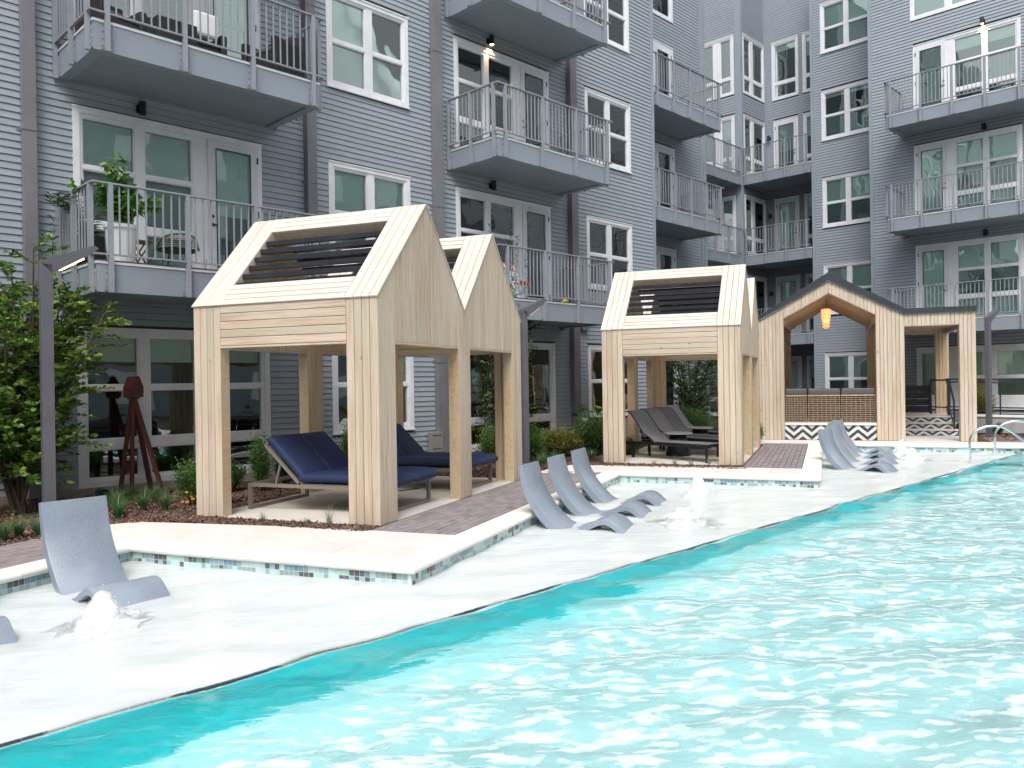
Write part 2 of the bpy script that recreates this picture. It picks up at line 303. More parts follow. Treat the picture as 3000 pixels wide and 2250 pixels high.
# water surface: one sheet, sum of many small waves
def water():
    xs = np.arange(-6, 24.001, .055); ys = np.arange(.24, 12.5, .055)
    # coarser far away
    X, Y = np.meshgrid(xs, ys); Z = np.zeros_like(X)
    deep = np.clip((SHY+.15-Y)/.5, .0, 1.)
    for k in range(46):
        lam = rng.uniform(.18, 1.0); th = rng.normal(1.25, .55); ph = rng.uniform(0, 6.28); a = .0052*lam/(1.0)*rng.uniform(.5, 1.2)
        kx, ky = math.cos(th)*6.283/lam, math.sin(th)*6.283/lam
        warp = .5*np.sin(X*rng.uniform(.3, .9)+Y*rng.uniform(.3, .9)+ph)
        Z += a*np.sin(kx*X+ky*Y+ph+warp*2)*(.50+.50*deep)
    Z += -.16
    nx, ny = len(xs), len(ys); v = np.stack([X, Y, Z], -1).reshape(-1, 3)
    i = np.arange(ny-1)[:, None]*nx+np.arange(nx-1)[None, :]; f = np.stack([i, i+1, i+nx+1, i+nx], -1).reshape(-1, 4)
    me = bpy.data.meshes.new('pool_water'); me.vertices.add(len(v)); me.vertices.foreach_set('co', v.ravel())
    me.loops.add(f.size); me.loops.foreach_set('vertex_index', f.ravel().astype(np.int32)); me.polygons.add(len(f))
    me.polygons.foreach_set('loop_start', (np.arange(len(f))*4).astype(np.int32)); me.update(); me.validate(); me.shade_smooth()
    m = bpy.data.materials.new('water'); m.use_nodes = True; N = m.node_tree.nodes; L = m.node_tree.links; N.remove(N['Principled BSDF'])
    tr = N.new('ShaderNodeBsdfRefraction'); tr.inputs[0].default_value = (.99, 1., 1., 1); tr.inputs['IOR'].default_value = 1.33; tr.inputs['Roughness'].default_value = .02
    gl = N.new('ShaderNodeBsdfGlossy'); gl.inputs['Roughness'].default_value = .06
    fr = N.new('ShaderNodeFresnel'); fr.inputs[0].default_value = 1.40
    tc = N.new('ShaderNodeTexCoord'); m0_ = N.new('ShaderNodeMapping'); m0_.inputs['Rotation'].default_value = (0, 0, math.radians(40)); L.new(tc.outputs['Object'], m0_.inputs[0])
    mp = N.new('ShaderNodeMapping'); mp.inputs['Scale'].default_value = (.75, 1.7, 1); L.new(m0_.outputs[0], mp.inputs[0])
    nz = N.new('ShaderNodeTexNoise'); nz.inputs['Scale'].default_value = 6.0; nz.inputs['Detail'].default_value = 4; L.new(mp.outputs[0], nz.inputs[0])
    bp = N.new('ShaderNodeBump'); bp.inputs['Distance'].default_value = .016; bp.inputs['Strength'].default_value = .8; L.new(nz.outputs[0], bp.inputs['Height'])
    L.new(bp.outputs[0], gl.inputs['Normal']); L.new(bp.outputs[0], fr.inputs['Normal']); L.new(bp.outputs[0], tr.inputs['Normal'])
    # diffuse white: aerated water over the shelf, painted sky reflections over the pool
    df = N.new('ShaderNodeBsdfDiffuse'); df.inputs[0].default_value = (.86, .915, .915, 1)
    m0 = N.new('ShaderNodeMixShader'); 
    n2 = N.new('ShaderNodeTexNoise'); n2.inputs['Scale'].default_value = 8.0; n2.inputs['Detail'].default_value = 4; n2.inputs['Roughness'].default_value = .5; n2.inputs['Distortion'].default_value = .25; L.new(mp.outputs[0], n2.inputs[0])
    mr = N.new('ShaderNodeMapRange'); mr.inputs[1].default_value = .49; mr.inputs[2].default_value = .71; mr.inputs[3].default_value = .10; mr.inputs[4].default_value = .66  # noise patches painted white where waves would reflect the sky
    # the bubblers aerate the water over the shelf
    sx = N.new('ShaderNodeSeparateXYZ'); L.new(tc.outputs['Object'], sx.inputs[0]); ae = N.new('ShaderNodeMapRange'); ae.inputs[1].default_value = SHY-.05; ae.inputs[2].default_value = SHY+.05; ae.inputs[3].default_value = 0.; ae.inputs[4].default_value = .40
    L.new(sx.outputs['Y'], ae.inputs[0]); cal = N.new('ShaderNodeMapRange'); cal.inputs[1].default_value = SHY-1.05; cal.inputs[2].default_value = SHY-.62; cal.inputs[3].default_value = 1.; cal.inputs[4].default_value = .05; L.new(sx.outputs['Y'], cal.inputs[0])  # painted sky patches fade out beside the shelf edge
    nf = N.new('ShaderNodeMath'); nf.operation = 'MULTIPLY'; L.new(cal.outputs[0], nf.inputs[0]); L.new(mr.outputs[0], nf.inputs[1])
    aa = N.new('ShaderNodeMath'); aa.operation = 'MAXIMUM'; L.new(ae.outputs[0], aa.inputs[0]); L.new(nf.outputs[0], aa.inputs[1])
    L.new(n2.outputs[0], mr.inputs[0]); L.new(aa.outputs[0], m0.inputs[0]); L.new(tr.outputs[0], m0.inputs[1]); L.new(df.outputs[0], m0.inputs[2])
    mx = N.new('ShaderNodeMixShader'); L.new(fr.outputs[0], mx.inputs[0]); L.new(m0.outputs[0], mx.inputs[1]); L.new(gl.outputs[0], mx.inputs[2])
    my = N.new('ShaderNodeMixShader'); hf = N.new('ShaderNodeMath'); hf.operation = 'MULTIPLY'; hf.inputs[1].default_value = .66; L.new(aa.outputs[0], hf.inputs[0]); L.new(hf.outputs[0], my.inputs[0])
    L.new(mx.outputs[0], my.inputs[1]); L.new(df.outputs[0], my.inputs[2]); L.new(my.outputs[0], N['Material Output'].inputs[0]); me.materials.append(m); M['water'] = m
    return struct('pool_water', me)
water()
# dark tile line along the edge of the tanning shelf
edge = MB().box(-16, 18.6, SHY-.031, SHY+.03, -.32, -.176); eo = struct('shelf_edge', edge.mesh('shelf_edge', 'plaster'))
tm = mesh('edge_tile', *(lambda b: (b.v, b.f))(MB().box(0, .098, -.015, .015, 0, .008)), 'tile_navy')
x = -2.; n = 0; rest = MB()
while x < 21:
    if n < 300: o = link('edge_tile', tm, eo); o.location = (x, SHY+.010*math.sin(x*1.7)+.006*math.sin(x*5.1), -.1685+.003*math.sin(x*3)+.002*math.sin(x*7.7)); o.rotation_euler[2] = .02*math.sin(x*4)
    n += 1; x += .104
# second dark line on the steps
st = struct('step_edge', MB().box(18.9, 23, 4.035, 4.075, -.24, -.20).mesh('step_edge', 'tile_dark'))

# coping stones, swept with mitred corners
def norm2(a, b):
    d = (b-a).normalized(); return Vector((-d.y, d.x, 0))   # left of travel = away from the water
prof = [(-.03, -.058), (-.045, -.045), (-.05, -.028), (-.045, -.012), (-.03, .0), (.27, .0), (.27, -.06)]
cop = empty('pool_coping', (0, 0, 0)); cop['kind'] = 'structure'
def section(i, s):   # point on segment i at distance s
    a, b = poolW[i], poolW[i+1]; L = (b-a).length; n = norm2(a, b); d = (b-a).normalized()
    out = []
    for o, z in prof:
        p = a+d*s+n*o
        if s <= 1e-6 and i > 0:
            n0 = norm2(poolW[i-1], a); bis = (n+n0).normalized(); p = a+bis*(o/bis.dot(n))
        if s >= L-1e-6 and i < len(poolW)-2:
            n1 = norm2(b, poolW[i+2]); bis = (n+n1).normalized(); p = b+bis*(o/bis.dot(n))
        out.append((p.x, p.y, z))
    return out
for i in range(len(poolW)-1):
    L = (poolW[i+1]-poolW[i]).length; k = max(1, round(L/1.22)); g = .0025
    for j in range(k):
        if i == 0 and j < k-9: continue
        s0 = L*j/k+(g if j else 0); s1 = L*(j+1)/k-(g if j < k-1 else 0)
        A, B = section(i, s0), section(i, s1); v = A+B; q = len(prof)
        f = [(r, (r+1) % q, q+(r+1) % q, q+r) for r in range(q)]+[tuple(range(q-1, -1, -1)), tuple(range(q, 2*q))]
        me = mesh('coping_stone', v, f, 'coping'); bm = bmesh.new(); bm.from_mesh(me); bmesh.ops.recalc_face_normals(bm, faces=bm.faces); bm.to_mesh(me); bm.free()
        link('coping_stone', me, cop)
# waterline tiles, two rows
TS = .0545
tiles = []
for mname in ('tile_dark', 'tile_blue', 'tile_sky', 'tile_pale', 'tile_grey'):
    b = MB().box(0, TS-.004, 0, .004, 0, TS-.004); tiles.append(mesh('waterline_tile', b.v, b.f, mname))
band = empty('waterline_band', (0, 0, 0)); band['kind'] = 'structure'
gb = MB(); cand = []
for i in range(len(poolW)-1):
    a, b = poolW[i], poolW[i+1]; L = (b-a).length; d = (b-a).normalized(); n = norm2(a, b); ang = math.atan2(d.y, d.x)
    gb.bar(a-n*.004+Vector((0, 0, -.15)), b-n*.004+Vector((0, 0, -.15)), .006, .19)
    k = int(L/TS); run = 0; cur = 3
    for j in range(k):
        if run <= 0: cur = random.choices([0, 1, 2, 3, 4], [2, 2.2, 2.2, 5, 2])[0]; run = random.choice([1, 1, 2, 2, 3, 5 if cur == 3 else 1])
        run -= 1
        for r in range(3):
            tt = cur if r == 0 else random.choices([0, 2, 3, 4], [1, 1.4, 5, 2])[0]
            p = a+d*(j*TS)-n*.008; dist = math.hypot(p.x, p.y)
            if p.x < 0: continue
            cand.append((dist+r*.02, tt, (p.x, p.y, -.064-TS*(r+1)), ang))
cand.sort(key=lambda q: q[0])
for dist, tt, p, ang in cand[:300]:
    o = link('waterline_tile', tiles[tt], band); o.location = p; o.rotation_euler[2] = ang
rest = [MB() for _ in tiles]
for dist, tt, p, ang in cand[300:]:
    ca, sa = math.cos(ang), math.sin(ang)
    rest[tt].box(0, TS-.004, 0, .004, 0, TS-.004, T=lambda x, y, z: (p[0]+x*ca-y*sa, p[1]+x*sa+y*ca, p[2]+z))
allr = MB()
for k, r in enumerate(rest):
    n = len(allr.v); allr.v += r.v; allr.f += [tuple(i+n for i in f) for f in r.f]; allr.mi += [k]*len(r.f)
tag(link('waterline_tiles', allr.mesh('waterline_tiles', ['tile_dark', 'tile_blue', 'tile_sky', 'tile_pale', 'tile_grey']), band), kind='stuff')
link('grout_bed', gb.mesh('grout_bed', 'grout'), band)

# deck slabs of pale concrete
def slab_field(name, poly, cs, ds, z=-.004, m='deck_slab', gap=.004):
    """rectangular slabs clipped to a convex-ish polygon in C coordinates"""
    root = empty(name, (0, 0, 0)); root['kind'] = 'structure'
    flat('joint_bed', poly, z-.02, 'concrete_pad')
    def clip(pl, f):
        out = []
        for i in range(len(pl)):
            a, b = pl[i], pl[(i+1) % len(pl)]; fa, fb = f(a), f(b)
            if fa >= 0: out.append(a)
            if (fa >= 0) != (fb >= 0): t = fa/(fa-fb); out.append((a[0]+(b[0]-a[0])*t, a[1]+(b[1]-a[1])*t))
        return out
    for i in range(len(cs)-1):
        for j in range(len(ds)-1):
            q = poly
            for f in (lambda p: p[0]-cs[i]-gap/2, lambda p: cs[i+1]-gap/2-p[0], lambda p: p[1]-ds[j]-gap/2, lambda p: ds[j+1]-gap/2-p[1]):
                if q: q = clip(q, f)
            if len(q) < 3: continue
            ar = abs(sum(q[k][0]*q[(k+1) % len(q)][1]-q[(k+1) % len(q)][0]*q[k][1] for k in range(len(q))))/2
            if ar < .01: continue
            T = lambda c, d, zz: tuple(CW(c, d, zz))
            mbx = MB().prism(q, z-.03, z, T=T); me = mbx.mesh('deck_slab', m)
            bm = bmesh.new(); bm.from_mesh(me); bmesh.ops.recalc_face_normals(bm, faces=bm.faces); bm.to_mesh(me); bm.free()
            link('deck_slab', me, root)
slab_field('pool_deck', [(6.30, -8.0), (6.75, -8.0), (7.17, -7.91), (7.39, -7.75), (7.52, -6.82), (7.62, -5.94), (7.70, -4.74), (7.72, -3.6), (6.30, -3.45)],
           [6.2, 7.04, 7.9], [-8.2, -7.6, -6.55, -5.5, -4.45, -3.3])
slab_field('pool_deck', [(13.86, -3.3), (13.32, -4.82), (14.15, -4.79), (14.92, -4.6), (15.0, -3.8), (15.14, -1.45), (15.2, -.2), (13.86, -.2)], [13.2, 14.3, 15.3], [-4.9, -4.0, -2.9, -1.8, -.9, -.1])
slab_field('pool_deck', [(21.06, -1.7), (22.24, -1.7), (22.24, 12.), (21.06, 12.)], [21, 21.62, 22.3], [-1.8, -.5, .8, 2.1, 3.4, 4.7, 6, 7.3, 8.6, 12.1])
slab_field('step_landing', [(22.26, 1.86), (24.4, 1.86), (24.4, 3.6), (22.26, 3.42)], [22.2, 23.3, 24.5], [1.8, 3.7])
slab_field('cabana_pad', [(7.96, -7.3), (12.54, -7.3), (12.54, -4.73), (7.96, -4.73)], [7.9, 10.25, 12.6], [-7.4, -4.7], z=.0, m='concrete_pad')
slab_field('cabana_pad', [(15.46, -4.08), (20.04, -4.08), (20.04, -1.46), (15.46, -1.46)], [15.4, 17.8, 20.2], [-4.1, -1.4], z=.0, m='concrete_pad')
flat('pool_deck_left', [(-6, -8.5), (-6, -8.0), (5, -8.0), (5, -8.5)], -.03, 'mulch')
# pavers
pm = {}
def pavers(name, c0, c1, d0, d1, along_c=True, bl=.205, bw=.102, cut=None):
    root = empty(name, (0, 0, 0)); root['kind'] = 'structure'
    flat('sand_bed', [(c0, d0), (c1, d0), (c1, d1), (c0, d1)], -.016, 'joint_sand')
    lst = []; g = .009
    rows = int(round((d1-d0)/bw)) if along_c else int(round((c1-c0)/bw))
    for r in range(rows):
        s = (-bl*.5 if r % 2 else 0)+random.uniform(-.012, .012); L = (c1-c0) if along_c else (d1-d0)
        while s < L:
            a, b = max(0, s), min(L, s+bl)
            if b-a > .03:
                if along_c: q = (c0+a+g/2, c0+b-g/2, d0+r*bw+g/2, d0+(r+1)*bw-g/2)
                else: q = (c0+r*bw+g/2, c0+(r+1)*bw-g/2, d0+a+g/2, d0+b-g/2)
                lst.append(q)
            s += bl
    lst.sort(key=lambda q: CW(q[0], q[2]).length)
    rest = MB()
    for k, (a, b, c, d) in enumerate(lst):
        dz = random.uniform(-.0025, .002)
        if cut and not cut((a+b)/2, (c+d)/2): continue
        if k < 300:
            key = (round(b-a, 3), round(d-c, 3)); me = pm.get(key)
            if me is None:
                w_, h_ = key; e = .004
                v = [(0, 0, -.03), (w_, 0, -.03), (w_, -h_, -.03), (0, -h_, -.03), (0, 0, -e), (w_, 0, -e), (w_, -h_, -e), (0, -h_, -e), (e, -e, 0), (w_-e, -e, 0), (w_-e, -h_+e, 0), (e, -h_+e, 0)]
                f = [(4, 5, 9, 8), (5, 6, 10, 9), (6, 7, 11, 10), (7, 4, 8, 11), (8, 9, 10, 11), (0, 1, 5, 4), (1, 2, 6, 5), (2, 3, 7, 6), (3, 0, 4, 7)]
                me = mesh('paver', v, [q[::-1] for q in f], 'paver'); pm[key] = me
            o = link('paver', me, root); o.location = CW(a, c, -.002+dz); o.rotation_euler = (random.uniform(-.006, .006), random.uniform(-.006, .006), CA)
        else: rest.box(a, b, c, d, -.03, -.003+dz, T=lambda x, y, z: tuple(CW(x, y, z)))
    if rest.v: tag(link('pavers', rest.mesh('pavers', 'paver'), root), kind='stuff')
pavers('paver_walkway', 7.73, 13.80, -4.71, -3.66)
pavers('paver_walkway', -.5, 6.22, -7.96, -6.93)
pavers('paver_walkway', 15.16, 21.02, -1.43, -.42, along_c=True)
flat('paver_apron', [(21.3, 3.75), (24.2, 3.75), (24.2, 12), (21.3, 12)], -.012, 'paver')

# ------------------------------------------------------------------ buildings
BOARDS = []   # (distance, root, mesh data)
BE = .1032
class Wall:
    def __init__(s, root, ox, oy, u, n): s.root = root; s.o = (ox, oy); s.u = u; s.n = n; s.open = []
    def T(s, u, o, z): return (s.o[0]+s.u[0]*u+s.n[0]*o, s.o[1]+s.u[1]*u+s.n[1]*o, z)
    def box(s, mb, u0, u1, z0, z1, o0, o1, mi=0):
        flip = s.u[0]*s.n[1]-s.u[1]*s.n[0] < 0
        n0 = len(mb.f); mb.box(u0, u1, o0, o1, z0, z1, T=s.T, mi=mi)
        if flip: mb.f[n0:] = [f[::-1] for f in mb.f[n0:]]
    def siding(s, u0, u1, z0, z1, maxlen=3.66):
        k = 0; z = z0
        while z < z1:
            zt = min(z+BE-(.0055 if s.root.name == 'apartment_building' else .011), z1); segs = [(u0, u1)]  # gaps bare the dark backing as painted lap shadows
            for (a, b, c, d) in s.open:
                if c < zt-.01 and d > z+.01:
                    ns = []
                    for p, q in segs:
                        if b <= p or a >= q: ns.append((p, q)); continue
                        if a > p: ns.append((p, a))
                        if b < q: ns.append((b, q))
                    segs = ns
            for p, q in segs:
                st_ = p; off = (k*1.37) % maxlen
                while st_ < q-.02:
                    en = min(q, (math.floor((st_-off)/maxlen+1e-6)+1)*maxlen+off)
                    if en-st_ < .02: en = st_+.02
                    BOARDS.append((s, st_, en-.0015 if en < q else en, z, zt)); st_ = en
            z += BE; k += 1
        segs_z = sorted({z0, z1}|{v for q in s.open for v in q[2:] if z0 < v < z1}); sh = MB()
        for za, zb in zip(segs_z, segs_z[1:]):
            seg = [(u0, u1)]; zm = (za+zb)/2
            for (a, b, c, d) in s.open:
                if c < zm < d:
                    ns = []
                    for p, q in seg:
                        if b <= p or a >= q: ns.append((p, q)); continue
                        if a > p: ns.append((p, a))
                        if b < q: ns.append((b, q))
                    seg = ns
            for p, q in seg: s.box(sh, p, q, za, zb, -.03, -.012)
        link('shadow_sheathing', sh.mesh('shadow_sheathing', 'shadow_sheathing'), s.root)
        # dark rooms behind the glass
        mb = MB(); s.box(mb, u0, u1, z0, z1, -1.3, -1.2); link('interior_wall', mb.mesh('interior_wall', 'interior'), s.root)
def flush_boards():
    d = []
    for b in BOARDS:
        s, u0, u1, z0, z1 = b; p = Vector(s.T((u0+u1)/2, 0, (z0+z1)/2))-Vector((0, 0, H)); q = p.dot(F); x = p.dot(Rr)/max(q, .1); y = p.dot(Ur)/max(q, .1)
        vis = q > 0 and abs(x) < .66 and abs(y) < .5
        d.append((q if vis else q+100, b))
    d.sort(key=lambda t: t[0]); cnt = {}; rest = {}
    for q, (s, u0, u1, z0, z1) in d:
        v = [s.T(u0, 0, z0), s.T(u1, 0, z0), s.T(u1, .017, z0), s.T(u0, .017, z0), s.T(u0, .0, z1), s.T(u1, .0, z1), s.T(u1, .0025, z1), s.T(u0, .0025, z1)]
        f = [(0, 1, 2, 3), (4, 7, 6, 5), (3, 2, 6, 7), (0, 4, 5, 1), (0, 3, 7, 4), (1, 5, 6, 2)]
        if s.u[0]*s.n[1]-s.u[1]*s.n[0] > 0: f = [g[::-1] for g in f]
        k = cnt.get(s.root.name, 0)
        if k < 300 and q < 100:
            link('siding_board', mesh('siding_board', v, f, 'siding'), s.root); cnt[s.root.name] = k+1
        else:
            r = rest.setdefault(s.root.name, (s.root, MB()))[1]; n = len(r.v); r.v += v; r.f += [tuple(i+n for i in g) for g in f]; r.mi += [0]*6
    for root, r in rest.values(): tag(link('siding_boards', r.mesh('siding_boards', 'siding'), root), kind='stuff')

def win_unit(wl, u0, u1, z0, z1, cols, casing=.11, blinds=None, name='window', sill=False, extra=None):
    """cols: list of (ua, ub, [z cuts]) glazed columns; every cut is (z0, z1, look)"""
    wl.open.append((u0, u1, z0, z1))
    mb = MB(); cu = sorted(c[0] for c in cols)
    B = lambda a, b, c, d, o0, o1: wl.box(mb, a, b, c, d, o0, o1)
    cas = .095
    B(u0, u1, z1-cas, z1, -.1, .030); B(u0, u1, z0, z0+cas, -.1, .030); B(u0, u0+cas, z0+cas, z1-cas, -.1, .029); B(u1-cas, u1, z0+cas, z1-cas, -.1, .029)
    B(u0-.012, u1+.012, z1-.018, z1+.006, .0305, .045)
    if sill: B(u0-.01, u1+.01, z0-.012, z0+.022, .0305, .055)
    # field between glazing
    zi0, zi1 = z0+cas, z1-cas; ui0, ui1 = u0+cas, u1-cas; prev = ui0
    for (a, b, cuts) in sorted(cols, key=lambda q: q[0])+[(ui1, ui1, [])]:
        if a-prev > .004: B(prev, a, zi0, zi1, -.1, .012)
        prev = b
    for (a, b, cuts) in cols:
        zs = sorted(cuts, key=lambda q: q[0]); pz = zi0
        for c in zs+[(zi1, zi1, '')]:
            if c[0]-pz > .004: B(a, b, pz, c[0], -.1, .010)
            pz = c[1]
        for c in zs:   # thin sash lip round each pane
            l = .018; B(a, a+l, c[0], c[1], -.06, .0); B(b-l, b, c[0], c[1], -.06, .0); B(a+l, b-l, c[0], c[0]+l, -.06, .0); B(a+l, b-l, c[1]-l, c[1], -.06, .0)
    w = mb.obj(name, 'white_trim', wl.root)
    for (a, b, cuts) in cols:
        for (c0, c1, look) in cuts:
            g = MB(); wl.box(g, a+.016, b-.016, c0+.016, c1-.016, -.045, -.039); link('pane', g.mesh('pane', 'glass'), w)
            h = c1-c0
            fr = dict(full=1., dark=0., half=.5, low=.16, scr=1.).get(look, look if isinstance(look, float) else 1.)
            if fr > 0:
                g = MB(); wl.box(g, a+.02, b-.02, c1-.02-fr*(h-.04), c1-.02, -.095, -.088)
                link('screen' if look == 'scr' else 'blind', g.mesh('blind', 'screen' if look == 'scr' else 'blind'), w)
    return w
def door(parent, wl, u0, u1, z0, z1, gu0, gu1, gz0, gz1, hinge_right=True, look='half'):
    mb = MB(); B = lambda a, b, c, d, o0, o1: wl.box(mb, a, b, c, d, o0, o1)
    B(u0, gu0, z0, z1, .013, .035); B(gu1, u1, z0, z1, .013, .035); B(gu0, gu1, gz1, z1, .013, .035); B(gu0, gu1, z0, gz0, .013, .035)
    for a, b, c, d in ((gu0-.02, gu0, gz0-.02, gz1+.02), (gu1, gu1+.02, gz0-.02, gz1+.02), (gu0, gu1, gz1, gz1+.02), (gu0, gu1, gz0-.02, gz0)): B(a, b, c, d, .0355, .042)
    d = link('door', mb.mesh('door', 'door_paint'), parent)
    return d
def door_bits(parent, wl, u0, u1, z0, z1, gu0, gu1, gz0, gz1, hinge_right, look):
    g = MB(); wl.box(g, gu0, gu1, gz0, gz1, .018, .026); link('pane', g.mesh('pane', 'glass'), parent)
    g = MB(); wl.box(g, gu0, gu1, gz0, gz1, -.1, -.09); 
    fr = {'full': 1., 'half': .55, 'dark': 0.}[look]
    if fr > 0:
        g = MB(); wl.box(g, gu0+.01, gu1-.01, gz1-fr*(gz1-gz0), gz1-.01, -.03, -.024); link('blind', g.mesh('blind', 'blind'), parent)
    g = MB()
    for a, b, c, d in ((gu0-.008, gu0+.008, gz0, gz1), (gu1-.008, gu1+.008, gz0, gz1), (gu0, gu1, gz1-.008, gz1+.008)): wl.box(g, a, b, c, d, .0425, .045)
    link('gasket', g.mesh('gasket', 'black_metal'), parent)
    hu = u0+.06 if hinge_right else u1-.06; sg = 1 if hinge_right else -1
    g = MB(); p = wl.T
    g.tube([p(hu, .036, z0+1.12), p(hu, .055, z0+1.12)], .028, 10); link('deadbolt', g.mesh('deadbolt', 'black_metal'), parent); g = MB(); g.tube([p(hu, .036, z0+.98), p(hu, .05, z0+.98)], .03, 10)
    g.bar(p(hu, .06, z0+.98), p(hu+sg*.11, .06, z0+.98), .018); link('door_handle', g.mesh('door_handle', 'black_metal'), parent)
    g = MB(); xu = u1-.008 if hinge_right else u0+.008
    for zz in (z0+.25, z0+1.2, z1-.3): wl.box(g, xu-.012, xu+.012, zz, zz+.11, .036, .048)
    link('hinge', g.mesh('hinge', 'black_metal'), parent)
def door_unit(wl, u0, fz, mirror=False, lk=('full', 'full', 'half'), low='scr'):
    """3.05 m wide frame holding two tall windows and a glazed door; fz = finished floor"""
    zt = fz+2.53; W_ = 3.05
    m = (lambda a: u0+W_-a) if mirror else (lambda a: u0+a)
    def rng_(a, b): return (min(m(a), m(b)), max(m(a), m(b)))
    cols = []
    for k, (a, b) in enumerate(((.13, .90), (1.045, 1.815))):
        p, q = rng_(a, b); cols.append((p, q, [(fz+1.66, fz+2.38, lk[k]), (fz+.83, fz+1.60, low), (fz+.12, fz+.71, lk[k] if lk[k] == 'full' else 'dark')]))
    p, q = rng_(2.21, 2.83); 
    cols.append((p, q, []))
    cols[-1] = (p, q, [])
    wl.open.append((0, 0, 0, 0))
    w = win_unit(wl, u0, u0+W_, fz-.02, zt, cols[:2]+[(p, q, [(fz+.28, fz+2.30, 'dark')])], name='window_door_unit')
    for o in list(w.children):
        pass
    a, b = rng_(2.075, 2.975)
    d = door(w, wl, a, b, fz+.03, zt-.06, p, q, fz+.28, fz+2.30)
    door_bits(w, wl, a, b, fz+.03, zt-.06, p, q, fz+.28, fz+2.30, not mirror, lk[2])
    return w
def double_window(wl, u0, fz, W_=1.94, top=2.525, bot=.655, lk=('full', 'full'), low=('scr', 'scr'), mid=1.565):
    z0, z1 = fz+bot, fz+top; h = (W_-.26-.16)/2
    cols = []
    for k in range(2):
        a = u0+.13+k*(h+.16); cols.append((a, a+h, [(fz+mid+.03, z1-.13, lk[k]), (z0+.13, fz+mid-.04, low[k])]))
    return win_unit(wl, u0, u0+W_, z0, z1, cols, sill=True)
def wall_light(wl, u, z, lit=False):
    g = MB(); wl.box(g, u-.06, u+.06, z-.06, z+.06, .015, .035); p = wl.T
    wl.box(g, u-.02, u+.02, z-.02, z+.02, .035, .07)
    g.tube([p(u, .12, z-.10), p(u, .12, z+.10)], .055, 14); o = link('wall_light', g.mesh('wall_light', 'black_metal'), wl.root)
    if lit:
        g = MB(); g.tube([p(u, .12, z-.112), p(u, .12, z-.103)], .043, 12); link('lamp', g.mesh('lamp', 'brass_lit'), o)
        l = bpy.data.lights.new('wall_lamp', 'SPOT'); l.energy = 14; l.color = (1, .72, .42); l.spot_size = 1.9; l.shadow_soft_size = .03
        lo = bpy.data.objects.new('wall_lamp', l); COL.objects.link(lo); lo.location = p(u, .11, z-.13)
    return o
BALU = {}
def unit_box(name, m, w, d, h):
    k = (name, m, round(w, 4), round(d, 4), round(h, 4))
    if k not in BALU: BALU[k] = MB().box(-w/2, w/2, -d/2, d/2, 0, h).mesh(name, m)
    return BALU[k]
def post_mesh():
    if 'post' not in BALU:
        b = MB().box(-.03, .03, -.03, .03, -.42, 1.05).box(-.078, .078, .031, .041, -.39, -.10)
        for z in (-.33, -.235, -.14):
            for x in (-.056, .056): b.box(x-.011, x+.011, .019, .031, z-.011, z+.011)
        BALU['post'] = b.mesh('post', 'rail_metal')
    return BALU['post']
